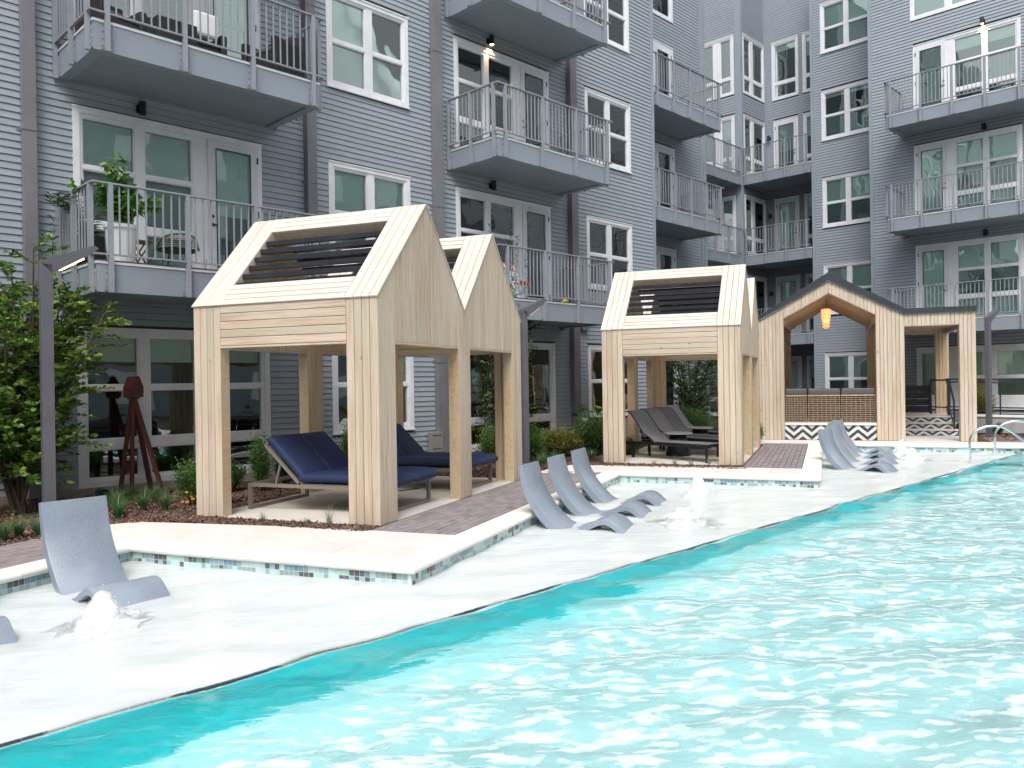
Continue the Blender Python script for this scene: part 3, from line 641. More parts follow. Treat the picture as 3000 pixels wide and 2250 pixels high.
def balcony(wl, u0, u1, fz, depth=1.53, sides=(1, 1), posts=None, deck_m='deck_board', soffit_n=13, side_posts=(.35, .95), d0=0.):
    """cantilevered balcony; fz = top of its slab. d0 = where its back edge sits, measured out from the wall"""
    zb = fz-.41; T = wl.T; D = d0+depth
    mb = MB(); B = lambda a, b, c, d, o0, o1: wl.box(mb, a, b, c, d, o0, o1)
    B(u0, u1, zb, fz, D-.04, D); B(u0, u0+.04, zb, fz, d0+.016, D-.0402); B(u1-.04, u1, zb, fz, d0+.016, D-.0402)
    B(u0+.05, u1-.05, zb+.06, fz-.03, d0+.016, D-.05)
    B(u0+.0405, u0+.15, zb, zb+.05, d0+.018, D-.0405); B(u1-.15, u1-.0405, zb, zb+.05, d0+.018, D-.0405); B(u0+.1505, u1-.1505, zb, zb+.05, D-.14, D-.0405)
    bal = mb.obj('balcony', 'fascia', wl.root)
    g = MB(); 
    for a, b, c, d in ((u0-.012, u1+.012, D, D+.012), (u0-.012, u0, d0+.016, D), (u1, u1+.012, d0+.016, D)): wl.box(g, a, b, fz-.028, fz+.006, c, d)
    link('flashing', g.mesh('flashing', 'white_trim'), bal)
    g = MB(); wl.box(g, u0, u1, fz+.002, fz+.03, d0+.05, D-.01); link('decking', g.mesh('decking', deck_m), bal)
    sw = (depth-.16)/soffit_n
    for k in range(soffit_n):
        g = MB(); a = d0+.02+k*sw; wl.box(g, u0+.155, u1-.155, zb+.030, zb+.048, a+.004, a+sw-.004); link('soffit_board', g.mesh('soffit_board', 'soffit'), bal)
    rot = math.atan2(-wl.n[1], -wl.n[0])-math.pi/2
    R_ = D+.045; tz = fz+1.07
    pu = posts or []
    n_seg = max(3, round((u1-u0)/1.05)); pu = [u0+.17+(u1-u0-.30)*i/n_seg for i in range(n_seg+1)]
    for u in pu:
        o = link('post', post_mesh(), bal); p = T(u, R_, fz); o.location = p; o.rotation_euler[2] = rot
    ll = []
    if sides[0]: ll.append((u0-.045, 1))
    if sides[1]: ll.append((u1+.045, -1))
    for su, sg in ll:
        for q in [d0+.06]+[d0+depth*s for s in side_posts[1:]]+([d0+depth*.5] if depth > 1 else []):
            o = link('post', post_mesh(), bal); o.location = T(su, q, fz)
            side = Vector((wl.u[0]*sg, wl.u[1]*sg)); o.rotation_euler[2] = math.atan2(side.y, side.x)-math.pi/2
    ue0 = u0-.07 if sides[0] else u0+.02; ue1 = u1+.07 if sides[1] else u1-.02
    g = MB(); wl.box(g, ue0, ue1, tz-.022, tz, R_-.03, R_+.03)
    for su, sg in ll: wl.box(g, su-.03, su+.03, tz-.022, tz, d0+.03, R_-.0305)
    link('top_rail', g.mesh('top_rail', 'rail_metal'), bal)
    g = MB(); wl.box(g, ue0, ue1, fz+.085, fz+.107, R_-.02, R_+.02)
    for su, sg in ll: wl.box(g, su-.02, su+.02, fz+.085, fz+.107, d0+.03, R_-.0205)
    link('bottom_rail', g.mesh('bottom_rail', 'rail_metal'), bal)
    bm_ = unit_box('baluster', 'rail_metal', .019, .019, .95)
    def bal_at(p): o = link('baluster', bm_, bal); o.location = p
    for i in range(len(pu)-1):
        k = round((pu[i+1]-pu[i])/.115)
        for j in range(1, k): bal_at(T(pu[i]+(pu[i+1]-pu[i])*j/k, R_, fz+.10))
    for su, sg in ll:
        k = round(depth/.115)
        for j in range(1, k):
            q = d0+.06+(depth-.02)*j/k
            if min(abs(q-(d0+depth*.5)), abs(q-(d0+depth*side_posts[1]))) > .05: bal_at(T(su, q, fz+.10))
    return bal
def corner_board(wl, u0, u1, z0, z1, o=.03, back=.0):
    mb = MB(); wl.box(mb, u0, u1, z0, z1, back, o); return link('corner_board', mb.mesh('corner_board', 'siding_trim'), wl.root)
def downspout(wl, u0, u1, z0, z1, d=.14):
    mb = MB(); wl.box(mb, u0, u1, z0, z1, .02, d+.02)
    for z in np.arange(z0+2.0, z1, 3.27):
        wl.box(mb, u0-.006, u1+.006, z, z+.05, .015, d+.028); wl.box(mb, u0-.05, u0-.006, z, z+.05, .015, .02)
    return link('downspout', mb.mesh('downspout', 'downspout'), wl.root)
FL = [.0, 3.33, 6.60, 9.87, 13.15]
left = empty('apartment_building', (0, 13.1, 0), 0, 'grey lap sided apartment wing behind the cabanas, with brown downspouts and white windows', 'building')
def P0(root):
    root.location = (0, 0, 0)
P0(left)
A = Wall(left, 0, 13.1, (1, 0), (0, -1))
looksA = {1: [('full', 'full', 'half'), ('low', 'low', 'half')], 2: [('full', 'full', 'half'), ('half', 'half', 'full')], 3: [('full', 'full', 'full'), ('full', 'half', 'full')], 4: [('full',)*3]*2}
for fi in (1, 2, 3):
    door_unit(A, 3.955, FL[fi], lk=looksA[fi][0], low='scr' if fi != 2 else 'dark')
    door_unit(A, 11.56, FL[fi], lk=looksA[fi][1], low='dark')
    double_window(A, 8.37, FL[fi], lk=('full', 'full')); double_window(A, 15.99, FL[fi], lk=('full', 'full') if fi > 1 else ('half', 'half'), low=('scr', 'scr'))
    wall_light(A, 4.94, FL[fi]+2.68); wall_light(A, 12.62, FL[fi]+2.72, lit=(fi == 2))
    balcony(A, 3.77, 7.25, FL[fi]); balcony(A, 11.38, 15.0, FL[fi])
double_window(A, 8.37, FL[4]); double_window(A, 15.99, FL[4])
# ground floor
win_unit(A, 3.96, 7.10, .11, 2.54, [(a, b, [(1.66, 2.41, .52), (.83, 1.585, 'dark'), (.24, .68, 'dark')]) for a, b in ((4.10, 4.86), (5.03, 5.77), (5.95, 6.96))])
double_window(A, 8.38, 0., lk=('dark', 'full'), low=('dark', 'dark'), bot=.68, mid=1.615)
win_unit(A, 11.56, 14.70, .11, 2.54, [(a, b, [(.83, 2.41, 'full'), (.24, .68, 'full')]) for a, b in ((11.70, 12.5), (12.66, 13.5), (13.66, 14.57))])
double_window(A, 15.97, 0., lk=('full', 'full'), low=('scr', 'scr'), bot=.68, mid=1.615)
A.siding(-3, 18.93, .115, 18.6); corner_board(A, 18.93, 19.06, .1, 18.6, .03, -.1)
downspout(A, 3.27, 3.44, .05, 18.6); downspout(A, 7.85, 8.04, .05, FL[1]+15); downspout(A, 10.89, 11.11, .05, 18.6); downspout(A, 15.27, 15.51, .05, 18.6)
g = MB(); A.box(g, -3, 19.06, -.05, .113, .0, .035); link('base_trim', g.mesh('base_trim', 'base_trim'), left)
for u in (14.98, 15.72, 15.86):
    g = MB(); g.box(u-.09, u+.09, 13.1-.02, 13.1-.001, 2.86, 3.04); g.lathe([(.0, 0), (.07, 0), (.07, .1), (.0, .1)], 0, 0, 14)
    n = len(g.v)-56
    for i in range(n, len(g.v)): x_, y_, z_ = g.v[i]; g.v[i] = (u+x_, 13.08-z_*1.0, 2.95+y_)
    link('vent', g.mesh('vent', 'downspout'), left)
A2 = Wall(left, 0, 14.66, (1, 0), (0, -1))
for fi in (1, 2, 3, 4):
    z0 = FL[fi]
    if fi < 4:
        cols = [(21.56, 22.15, [(z0+.3, z0+2.28, 'dark')])]
        w = win_unit(A2, 21.27, 22.46, z0-.02, z0+2.53, cols, name='window_door_unit'); door(w, A2, 21.38, 22.35, z0+.03, z0+2.45, 21.56, 22.15, z0+.3, z0+2.28)
        door_bits(w, A2, 21.38, 22.35, z0+.03, z0+2.45, 21.56, 22.15, z0+.3, z0+2.28, True, 'half')
        if fi > 1: balcony(A2, 19.12, 22.82, z0, 1.50)
    else: win_unit(A2, 21.25, 22.48, z0+.1, z0+2.53, [(21.38, 22.35, [(z0+1.3, z0+2.4, 'full'), (z0+.23, z0+1.2, 'scr')])])
win_unit(A2, 20.6, 22.46, .5, 2.53, [(20.73, 22.33, [(.7, 2.4, 'half')])])
A2.siding(18.9, 24.05, .115, 18.6); corner_board(A2, 24.05, 24.2, .1, 18.6); 
g = MB(); g.box(24.2, 24.35, 14.60, 14.72, .1, 18.6); link('corner_board', g.mesh('corner_board', 'siding_trim'), left)
g = MB(); g.box(19.06, 19.10, 13.12, 14.66, .1, 18.6); g.box(24.15, 24.30, 14.70, 19.5, .1, 18.6); g.box(-3, 24.3, 13.11+1.31, 13.11+1.5, 18.5, 18.6); link('return_wall', g.mesh('return_wall', 'siding_trim'), left)

right = empty('apartment_building', (0, 0, 0), 0, 'grey lap sided apartment wing behind the gabled pavilion, with a recessed balcony corner', 'building')
B3 = Wall(right, 28.05, 0, (0, 1), (-1, 0))
lk3 = {1: ('full', 'full', 'full'), 2: ('full', 'full', 'full'), 3: ('half', 'half', 'dark')}
for fi in (1, 2, 3):
    door_unit(B3, 6.05, FL[fi], mirror=False, lk=lk3[fi], low='scr'); wall_light(B3, 7.05, FL[fi]+2.68, lit=(fi == 3))
    if True: balcony(B3, 5.6, 9.42, FL[fi], 1.50)
win_unit(B3, 7.2, 9.17, FL[4]+.08, FL[4]+2.53, [(8.13, 9.06, [(FL[4]+.2, FL[4]+1.2, 'full'), (FL[4]+1.3, FL[4]+2.4, 'full')]), (7.3, 7.93, [(FL[4]+.2, FL[4]+1.2, 'full'), (FL[4]+1.3, FL[4]+2.4, 'full')])])
win_unit(B3, 5.1, 9.12, .55, 2.54, [(8.2, 8.98, [(.98, 2.36, 'full')]), (6.95, 7.72, [(1.60, 2.36, 'full'), (.98, 1.52, 'scr')]), (6.05, 6.82, [(1.60, 2.36, 'full'), (.98, 1.52, 'scr')]), (5.22, 5.94, [(1.60, 2.36, 'full'), (.98, 1.52, 'scr')])])
B3.siding(-3, 10.42, .1, 18.6); corner_board(B3, 10.42, 10.53, .1, 18.6); corner_board(B3, 5.72, 5.86, 3.4, 18.6)
g = MB(); g.box(28.04, 29.9, 10.44, 10.50, .1, 18.6); link('return_wall', g.mesh('return_wall', 'siding_trim'), right)
B2 = Wall(right, 29.9, 0, (0, 1), (-1, 0))
for fi in range(5):
    double_window(B2, 11.05, FL[fi], W_=1.92, lk=[('full', 'full'), ('full', 'full'), ('full', 'full'), ('low', 'low'), ('full', 'full')][fi], low=('scr', 'scr'))
B2.siding(10.5, 13.28, .1, 18.6); corner_board(B2, 13.28, 13.38, .1, 18.6)
g = MB(); g.box(29.89, 31.85, 13.28, 13.34, .1, 18.6); link('return_wall', g.mesh('return_wall', 'siding_trim'), right)
B1 = Wall(right, 31.85, 0, (0, 1), (-1, 0))
for fi in range(5):
    z0 = FL[fi]
    if fi == 4: win_unit(B1, 14.75, 15.91, z0+.1, z0+2.53, [(14.87, 15.79, [(z0+.85, z0+2.38, 'low'), (z0+.22, z0+.72, 'dark')])])
    else:
        w = win_unit(B1, 14.79, 15.86, z0-.02, z0+2.53, [(14.99, 15.63, [(z0+.3, z0+2.28, 'dark')])], name='window_door_unit'); door(w, B1, 14.88, 15.77, z0+.03, z0+2.45, 14.99, 15.63, z0+.3, z0+2.28)
        door_bits(w, B1, 14.88, 15.77, z0+.03, z0+2.45, 14.99, 15.63, z0+.3, z0+2.28, True, 'full' if fi != 3 else 'half')
        wall_light(B1, 16.05, z0+1.85)
    win_unit(B1, 13.42, 14.57, z0+.1, z0+2.53, [(13.54, 14.45, [(z0+.85, z0+2.38, 'half'), (z0+.22, z0+.72, 'dark')])])
B1.siding(13.3, 16.25, .1, 18.6)
A3 = Wall(right, 0, 16.25, (1, 0), (0, -1))
for fi in range(5):
    z0 = FL[fi]; win_unit(A3, 29.98, 31.8, z0+.1, z0+2.53, [(30.1, 30.62, [(z0+.85, z0+2.38, 'half'), (z0+.22, z0+.72, 'dark')]), (30.85, 31.68, [(z0+.85, z0+2.38, .35), (z0+.22, z0+.72, 'dark')])])
A3.siding(29.95, 31.85, .1, 18.6); corner_board(A3, 29.84, 29.95, .1, 18.6, .03, -.2)
g = MB(); A3.box(g, 31.78, 31.85, .1, 18.6, .0, .05); link('corner_board', g.mesh('corner_board', 'siding_trim'), right)
BW = Wall(right, 29.85, 0, (0, 1), (-1, 0))
for fi in range(5):
    z0 = FL[fi]; win_unit(BW, 16.55, 18.7, z0+.1, z0+2.53, [(16.7, 17.15, [(z0+.85, z0+2.38, 'half' if fi != 4 else 'dark'), (z0+.22, z0+.72, 'dark')]), (17.5, 18.58, [(z0+.85, z0+2.38, 'dark'), (z0+.22, z0+.72, 'dark')])])
BW.siding(16.5, 20, .1, 18.6); corner_board(BW, 16.25, 16.5, .1, 18.6, .03, -.1)
for fi in (1, 2, 3):
    balcony(B1, 13.40, 16.22, FL[fi], 2.0, sides=(0, 0), soffit_n=12)
    balcony(A3, 24.4, 29.78, FL[fi], .6, sides=(0, 0), soffit_n=5, d0=-.6)
    g = MB(); g.box(24.35, 29.8, 16.86, 19.6, FL[fi]-.35, FL[fi]); link('balcony_floor', g.mesh('balcony_floor', 'fascia'), right)
flush_boards()
#PART2
# the far sides of the courtyard, seen only in the reflections of panes and water
opp = empty('apartment_building', (0, 0, 0), 0, 'grey apartment wing closing the courtyard behind the camera', 'building')
g = MB(); g.box(-30, 50, -27, -19, -.03, 16.5); g.box(-30, -20, -18.9, 13, -.03, 16.5); g.obj('wall', 'siding', opp)
g = MB()
for x in np.arange(-18, 48, 4.2):
    for z in (.6, 3.9, 7.2, 10.5, 13.7): g.box(x, x+2, -19.02, -18.96, z, z+1.9)
g.obj('windows', 'white_trim', opp)['kind'] = 'stuff'
g = MB()
for z in np.arange(.1, 16.4, .4): g.box(-19.9, 50, -19.0, -18.97, z, z+.03)
g.obj('siding_boards', 'siding_trim', opp)['kind'] = 'stuff'

# ------------------------------------------------------------------ cabanas
def cabana(name, c0, d0, label, slats_seed=0):
    """twin gabled cabana; local x runs along its side, local y to its back-left"""
    P = CW(c0, d0); r = empty(name, P, CA, label, 'cabana', 'timber poolside cabanas')
    Lx, Wy, ZE, ZO, TK = 4.60, 2.645, 2.61, 2.11, .16
    prof_ = [(0, ZE), (1.234, 3.885), (2.355, ZE), (3.42, 3.87), (Lx, ZE)]
    def top(x):
        for (a, za), (b, zb) in zip(prof_, prof_[1:]):
            if a-1e-6 <= x <= b+1e-6: return za+(zb-za)*(x-a)/(b-a)
    t = .019
    # ---- long sides (outer and inner faces), vertical boards
    xs = [0., .40, 1.234, 2.154, 2.355, 2.546, 3.42, 4.20, Lx]
    posts_x = [(0, .40), (2.154, 2.546), (4.20, Lx)]
    def inpost(x): return any(a-.001 <= x <= b+.001 for a, b in posts_x)
    for side in (0, 1):
        for (a, b) in zip(xs, xs[1:]):
            n = max(1, round((b-a)/.098)); cuts = [a]
            ws = [random.uniform(.7, 1.3) for _ in range(n)] if b-a > .5 else [1]*n; sm = sum(ws)
            for w in ws: cuts.append(cuts[-1]+(b-a)*w/sm)
            for p, q in zip(cuts, cuts[1:]):
                zb = 0. if inpost((p+q)/2) else ZO; p_ = p+.0034; q_ = q-.0034
                m = 'pine_post' if inpost((p+q)/2) and False else 'pine'
                # outer
                yo = 0 if side == 0 else Wy; un = (0, -1, 0) if side == 0 else (0, 1, 0)
                # length axis up; width axis = un x up
                if side == 0: poly = [(0, 0), (top(p_)-zb, 0), (top(q_)-zb, q_-p_), (0, q_-p_)]; o = (p_, yo, zb); s_ = -1
                un_ = Vector(un); uy = un_.cross(Vector((0, 0, 1)))   # direction of width
                sx = uy.x
                if sx > 0: poly = [(0, 0), (top(p_)-zb, 0), (top(q_)-zb, q_-p_), (0, q_-p_)]; o = (p_, yo, zb)
                else: poly = [(0, 0), (top(q_)-zb, 0), (top(p_)-zb, q_-p_), (0, q_-p_)]; o = (q_, yo, zb)
                plank(r, o, (0, 0, 1), un_, 0, 0, t, m, poly=poly)
        # inner faces in wider boards
        yi = TK if side == 0 else Wy-TK; un_ = Vector((0, 1, 0)) if side == 0 else Vector((0, -1, 0)); uy = un_.cross(Vector((0, 0, 1)))
        for (a, b) in zip(xs, xs[1:]):
            n = max(1, round((b-a)/.13))
            for k in range(n):
                p_ = a+(b-a)*k/n+.0015; q_ = a+(b-a)*(k+1)/n-.0015; zb = 0. if inpost((p_+q_)/2) else ZO
                za, zq = top(p_)-.05, top(q_)-.05
                if uy.x > 0: poly = [(0, 0), (za-zb, 0), (zq-zb, q_-p_), (0, q_-p_)]; o = (p_, yi, zb)
                else: poly = [(0, 0), (zq-zb, 0), (za-zb, q_-p_), (0, q_-p_)]; o = (q_, yi, zb)
                plank(r, o, (0, 0, 1), un_, 0, 0, t, 'pine_post', poly=poly)
        y0, y1 = (t+.001, TK-t-.001) if side == 0 else (Wy-TK+t+.001, Wy-t-.001)
        # reveals and soffits
        for (a, b) in ((.40, 2.154), (2.546, 4.20)):
            boxobj('lintel_board', 'pine', r, a, b, y0-.018, y1+.018, ZO-.024, ZO-.002)
            for xx, s in ((a, -1), (b, 1)): boxobj('reveal_board', 'pine_post', r, min(xx, xx+s*.02)+(.0 if s > 0 else 0), max(xx, xx+s*.02), y0-.018, y1+.018, 0, ZO-.026)
        for xx in (0, Lx):
            pass
    # ---- ends: posts 0.42 wide + horizontal beam boards
    def endface(x, un, inner):
        un_ = Vector(un); uy = un_.cross(Vector((0, 0, 1))); m = 'pine' if not inner else 'pine_post'
        ya, yb = (0., Wy) if not inner else (TK, Wy-TK); wpost = .415
        for side in (0, 1):
            a, b = (0., wpost) if side == 0 else (Wy-wpost, Wy)
            if inner: a, b = max(a, TK), min(b, Wy-TK)
            n = 4 if not inner else 2
            for k in range(n):
                p_ = a+(b-a)*k/n+.0028; q_ = a+(b-a)*(k+1)/n-.0028
                o = (x, p_ if uy.y > 0 else q_, 0); plank(r, o, (0, 0, 1), un_, ZE-.002, q_-p_, t, m)
        k = 5
        for j in range(k):
            z0 = ZO+(ZE-ZO)*j/k+.0028; h = (ZE-ZO)/k-.0056
            uxv = Vector((0, 1, 0)); uyy = un_.cross(uxv)
            o = (x, wpost+.002, z0 if uyy.z > 0 else z0+h); plank(r, o, uxv, un_, Wy-2*wpost-.004, h, t, m)
    endface(0, (-1, 0, 0), False); endface(TK, (1, 0, 0), True); endface(Lx, (1, 0, 0), False); endface(Lx-TK, (-1, 0, 0), True)
    for x0 in (t+.001-.018, Lx-TK+t+.001-.018):
        boxobj('lintel_board', 'pine', r, x0, x0+TK-.004, .417, Wy-.417, ZO-.024, ZO-.002)
        for yy, s in ((.415, -1), (Wy-.415, 1)): boxobj('reveal_board', 'pine_post', r, x0, x0+TK-.004, min(yy, yy+s*.018), max(yy, yy+s*.018), 0, ZO-.026)
    g = MB(); g.box(.03, .14, .03, Wy-.03, ZO+.01, ZE-.02); g.box(Lx-.14, Lx-.03, .03, Wy-.03, ZO+.01, ZE-.02); g.box(.03, Lx-.03, .03, .13, ZO+.01, ZE-.03); g.box(.03, Lx-.03, Wy-.13, Wy-.03, ZO+.01, ZE-.03); 
    for xa, xb in ((.03, .37), (2.18, 2.52), (4.23, 4.57)):
        for ya, yb in ((.027, .133), (Wy-.133, Wy-.027)): g.box(xa, xb, ya, yb, .0, ZO)
    for ya, yb in ((.14, .39), (Wy-.39, Wy-.14)):
        for xa, xb in ((.027, .133), (Lx-.133, Lx-.027)): g.box(xa, xb, ya, yb, .0, ZO)
    pf = [(.05, ZO+.03)]+[(min(max(a, .05), Lx-.05), z_-.06) for a, z_ in prof_]+[(Lx-.05, ZO+.03)]
    for ya, yb in ((.027, .133), (Wy-.133, Wy-.027)): g.prism(pf, ya, yb, T=lambda x_, z_, h: (x_, h, z_))
    g.obj('core', 'pine_core', r)
    # ---- roof slopes
    for si, ((a, za), (b, zb)) in enumerate(zip(prof_, prof_[1:])):
        A_ = Vector((a, 0, za)); B_ = Vector((b, 0, zb)); up = (zb > za)
        if not up: A_, B_ = B_, A_
        s_ = B_-A_; SL = s_.length; s_.normalize(); n_ = Vector((-s_.z, 0, s_.x)) if up else Vector((s_.z, 0, -s_.x))
        if n_.z < 0: n_ = -n_
        lift = .022; oh = .016
        S0, S1, Y0, Y1 = .21*SL, .83*SL, .43, Wy-.43
        uy = n_.cross(s_)    # +-y
        sg = 1 if uy.y > 0 else -1
        def pt(s, y): q = A_+s_*s+n_*lift; return (q.x, y, q.z)
        st0 = -.012 if si in (0, 3) else 0.
        for (ya, yb) in ((-oh, Y0), (Y1, Wy+oh)):
            k = 4
            for j in range(k):
                p_ = ya+(yb-ya)*j/k+.0028; q_ = ya+(yb-ya)*(j+1)/k-.0028
                plank(r, pt(st0, p_ if sg > 0 else q_), s_, n_, SL-.002-st0, q_-p_, t, 'pine_roof')
        for (sa, sb, k) in ((st0, S0, 4), (S1, SL-.002, 3)):
            for j in range(k):
                p_ = sa+(sb-sa)*j/k+.0028; h = (sb-sa)/k-.0056; uxv = Vector((0, 1, 0)); u2 = n_.cross(uxv); ss = u2.dot(s_)
                plank(r, pt(p_ if ss > 0 else p_+h, Y0+.002), uxv, n_, Y1-Y0-.004, h, t, 'pine_roof')
        # underside boards and opening reveals
        def slab(s0, s1, y0, y1, h0, h1, name, m):
            g = MB(); v = []
            for h in (h0, h1):
                for (s, y) in ((s0, y0), (s1, y0), (s1, y1), (s0, y1)): q = A_+s_*s+n_*h; v.append((q.x, y, q.z))
            g.v = v; g.f = [(0, 3, 2, 1), (4, 5, 6, 7), (0, 1, 5, 4), (1, 2, 6, 5), (2, 3, 7, 6), (3, 0, 4, 7)]; g.mi = [0]*6
            me = g.mesh(name, m); bm = bmesh.new(); bm.from_mesh(me); bmesh.ops.recalc_face_normals(bm, faces=bm.faces); bm.to_mesh(me); bm.free(); return link(name, me, r)
        for k, (sa, sb) in enumerate(((.05, S0-.02), (S1+.02, SL-.05))): slab(sa, sb, TK, Wy-TK, -.13, -.11, 'ceiling_board', 'pine_post')
        for ya, yb in ((TK, Y0-.02), (Y1+.02, Wy-TK)): slab(S0, S1, ya, yb, -.13, -.11, 'ceiling_board', 'pine_post')
        slab(S0-.018, S0, Y0, Y1, -.13, .0, 'reveal_board', 'pine'); slab(S1, S1+.018, Y0, Y1, -.13, .0, 'reveal_board', 'pine')
        slab(S0-.018, S1+.018, Y0-.018, Y0, -.131, .001, 'reveal_board', 'pine'); slab(S0-.018, S1+.018, Y1, Y1+.018, -.131, .001, 'reveal_board', 'pine')
        ns = 6
        for k in range(ns):
            s = S0+.06+(S1-S0-.24)*(k)/(ns-1); q = A_+s_*s+n_*(-.045)
            g = MB().bar((q.x, Y0+.002, q.z), (q.x, Y1-.002, q.z), .085, .058, up=(0, 0, 1)); 
            g.obj('slat', 'slat_black', r)
    # cut ends of the roof boards, dark screw heads
    g = MB()
    for y in list(np.linspace(.04, .40, 7))+list(np.linspace(Wy-.40, Wy-.04, 7)):
        for s in (.03, .62, 1.20, 1.72):
            q = Vector((0, 0, ZE))+Vector((1.234, 0, 1.275)).normalized()*s+Vector((-1.275, 0, 1.234)).normalized()*.0225; g.box(q.x-.003, q.x+.003, y-.003, y+.003, q.z-.002, q.z+.002)
    tag(g.obj('screw', 'grey_box', r), kind='stuff')
    return r
cabana('twin_cabana', 7.946, -4.719, 'near pale pine cabana with twin gables, shading the navy double loungers')
cabana('twin_cabana', 15.44, -1.455, 'far pale pine cabana with twin gables, shading the grey sling loungers')

# ------------------------------------------------------------------ gabled pavilion
pv = empty('pavilion', CW(22.25, 0), CA, 'tall gabled pine pavilion with black metal roof and a flat canopy on its right', 'pavilion')
def yv(d): return -d
PO = [(-1.65, 3.13), (.115, 4.10), (1.86, 3.165), (3.42, 3.165)]      # underside of the roof metal (d, z)
def ztop(d):
    for (a, za), (b, zb) in zip(PO, PO[1:]):
        if a-1e-6 <= d <= b+1e-6: return za+(zb-za)*(d-a)/(b-a)
def zbot(d):
    if d < -1.0 or 1.21 < d < 1.85 or d > 3.07: return 0.
    if d < .112: return 3.19+(3.80-3.19)*(d+1.0)/1.112
    if d <= 1.21: return 3.80-(3.80-3.19)*(d-.112)/1.098
    return 2.87
PD = 4.9
def pav_face(x, nx, m, full=True):
    cuts = [-1.65, -1.0, .1135, 1.21, 1.86, 3.07, 3.42]
    for a, b in zip(cuts, cuts[1:]):
        n = max(1, round((b-a)/.094)); ww = [random.uniform(.85, 1.15) for _ in range(n)]; sw = sum(ww); p = a
        for w in ww:
            q = p+(b-a)*w/sw; mid = (p+q)/2; z0a, z0b = (zbot(p+.001) if zbot(mid) > 0 else 0), (zbot(q-.001) if zbot(mid) > 0 else 0)
            un = Vector((nx, 0, 0)); uy = un.cross(Vector((0, 0, 1)))     # width direction in y
            pa, qa = p+.0026, q-.0026; zt_a, zt_b = ztop(pa), ztop(qa)
            # y = -d, so uy.y>0 means width runs to smaller d
            if uy.y < 0: poly = [(z0a, 0), (zt_a, 0), (zt_b, qa-pa), (z0b, qa-pa)]; o = (x, -pa, 0)
            else: poly = [(z0b, 0), (zt_b, 0), (zt_a, qa-pa), (z0a, qa-pa)]; o = (x, -qa, 0)
            plank(pv, o, (0, 0, 1), un, 0, 0, .02, m, poly=poly); p = q
pav_face(0, -1, 'pine'); pav_face(.30, 1, 'pine_post'); pav_face(PD-.3, -1, 'pine_post'); pav_face(PD, 1, 'pine')
# reveals of the frames
def vbox(name, m, x0, x1, d0, d1, z0, z1): return boxobj(name, m, pv, x0, x1, -d1, -d0, z0, z1)
for x0 in (.0, PD-.3):
    for d0, s, zt in ((-1.0, -1, 3.19), (1.21, 1, 3.19), (1.85, -1, 2.87), (3.07, 1, 2.87)):
        for k in range(3):
            xa = x0+.005+k*.0965; vbox('reveal_board', 'pine', xa, xa+.094, min(d0, d0+s*.02), max(d0, d0+s*.02), 0, zt)
    for d0, s in ((-1.65, 1), (3.42, -1), (1.21, 1)):
        pass
    for (a, b) in (((-1.0, 3.19), (.112, 3.80)), ((.112, 3.80), (1.21, 3.19)), ((1.85, 2.87), (3.07, 2.87))):
        g = MB().bar((x0+.15, -a[0], a[1]-.0), (x0+.15, -b[0], b[1]-.0), .29, .022, up=(0, 0, 1)); g.obj('reveal_board', 'pine', pv)
# outer side boards of the posts
for dd, s in ((-1.65, -1), (3.42, 1)):
    for x0 in (0., PD-.3):
        for k in range(3): vbox('plank', 'pine_post', x0+.001+k*.1, x0+.097+k*.1, min(dd, dd-s*.02), max(dd, dd-s*.02), 0, ztop(dd)-.01)
vbox('core', 'pine_core', .03, .27, -1.62, -1.03, 0, 3.1); vbox('core', 'pine_core', .03, .27, 1.24, 1.82, 0, 3.1); vbox('core', 'pine_core', PD-.27, PD-.03, -1.62, -1.03, 0, 3.1)
vbox('core', 'pine_core', PD-.27, PD-.03, 1.24, 1.82, 0, 3.1)
# eaves, rafters seen under the roof
for (a, b) in zip(PO, PO[1:]):
    g = MB().bar((PD/2, -a[0], a[1]-.035), (PD/2, -b[0], b[1]-.035), PD-.64, .02, up=(0, 0, 1)); g.obj('roof_deck', 'pine_post', pv)
nr = 15
for s, (a, b) in ((0, ((-1.0, 3.20), (.112, 3.84))), (1, ((.112, 3.84), (1.21, 3.20)))):
    for k in range(nr):
        x = .42+(PD-.9)*k/(nr-1)*.98; g = MB().bar((x, -a[0], a[1]-.03), (x, -b[0], b[1]-.03), .045, .09, up=(0, 0, 1)); g.obj('rafter', 'pine_post', pv)
for k in range(12): 
    x = .42+(PD-.8)*k/11; g = MB().bar((x, -1.88, 3.04), (x, -3.4, 3.04), .04, .12, up=(0, 0, 1)); g.obj('rafter', 'pine', pv)
g = MB().bar((.3, -.112, 3.96), (PD-.3, -.112, 3.96), .05, .2); g.obj('ridge_beam', 'pine_post', pv)
for dd in (-1.0, 1.21): 
    g = MB().bar((.3, -dd, 3.12), (PD-.3, -dd, 3.12), .06, .16); g.obj('beam', 'pine_post', pv)
g = MB().bar((.3, -3.35, 2.96), (PD-.3, -3.35, 2.96), .10, .2).bar((.3, -1.9, 2.96), (PD-.3, -1.9, 2.96), .08, .2); g.obj('beam', 'pine', pv)
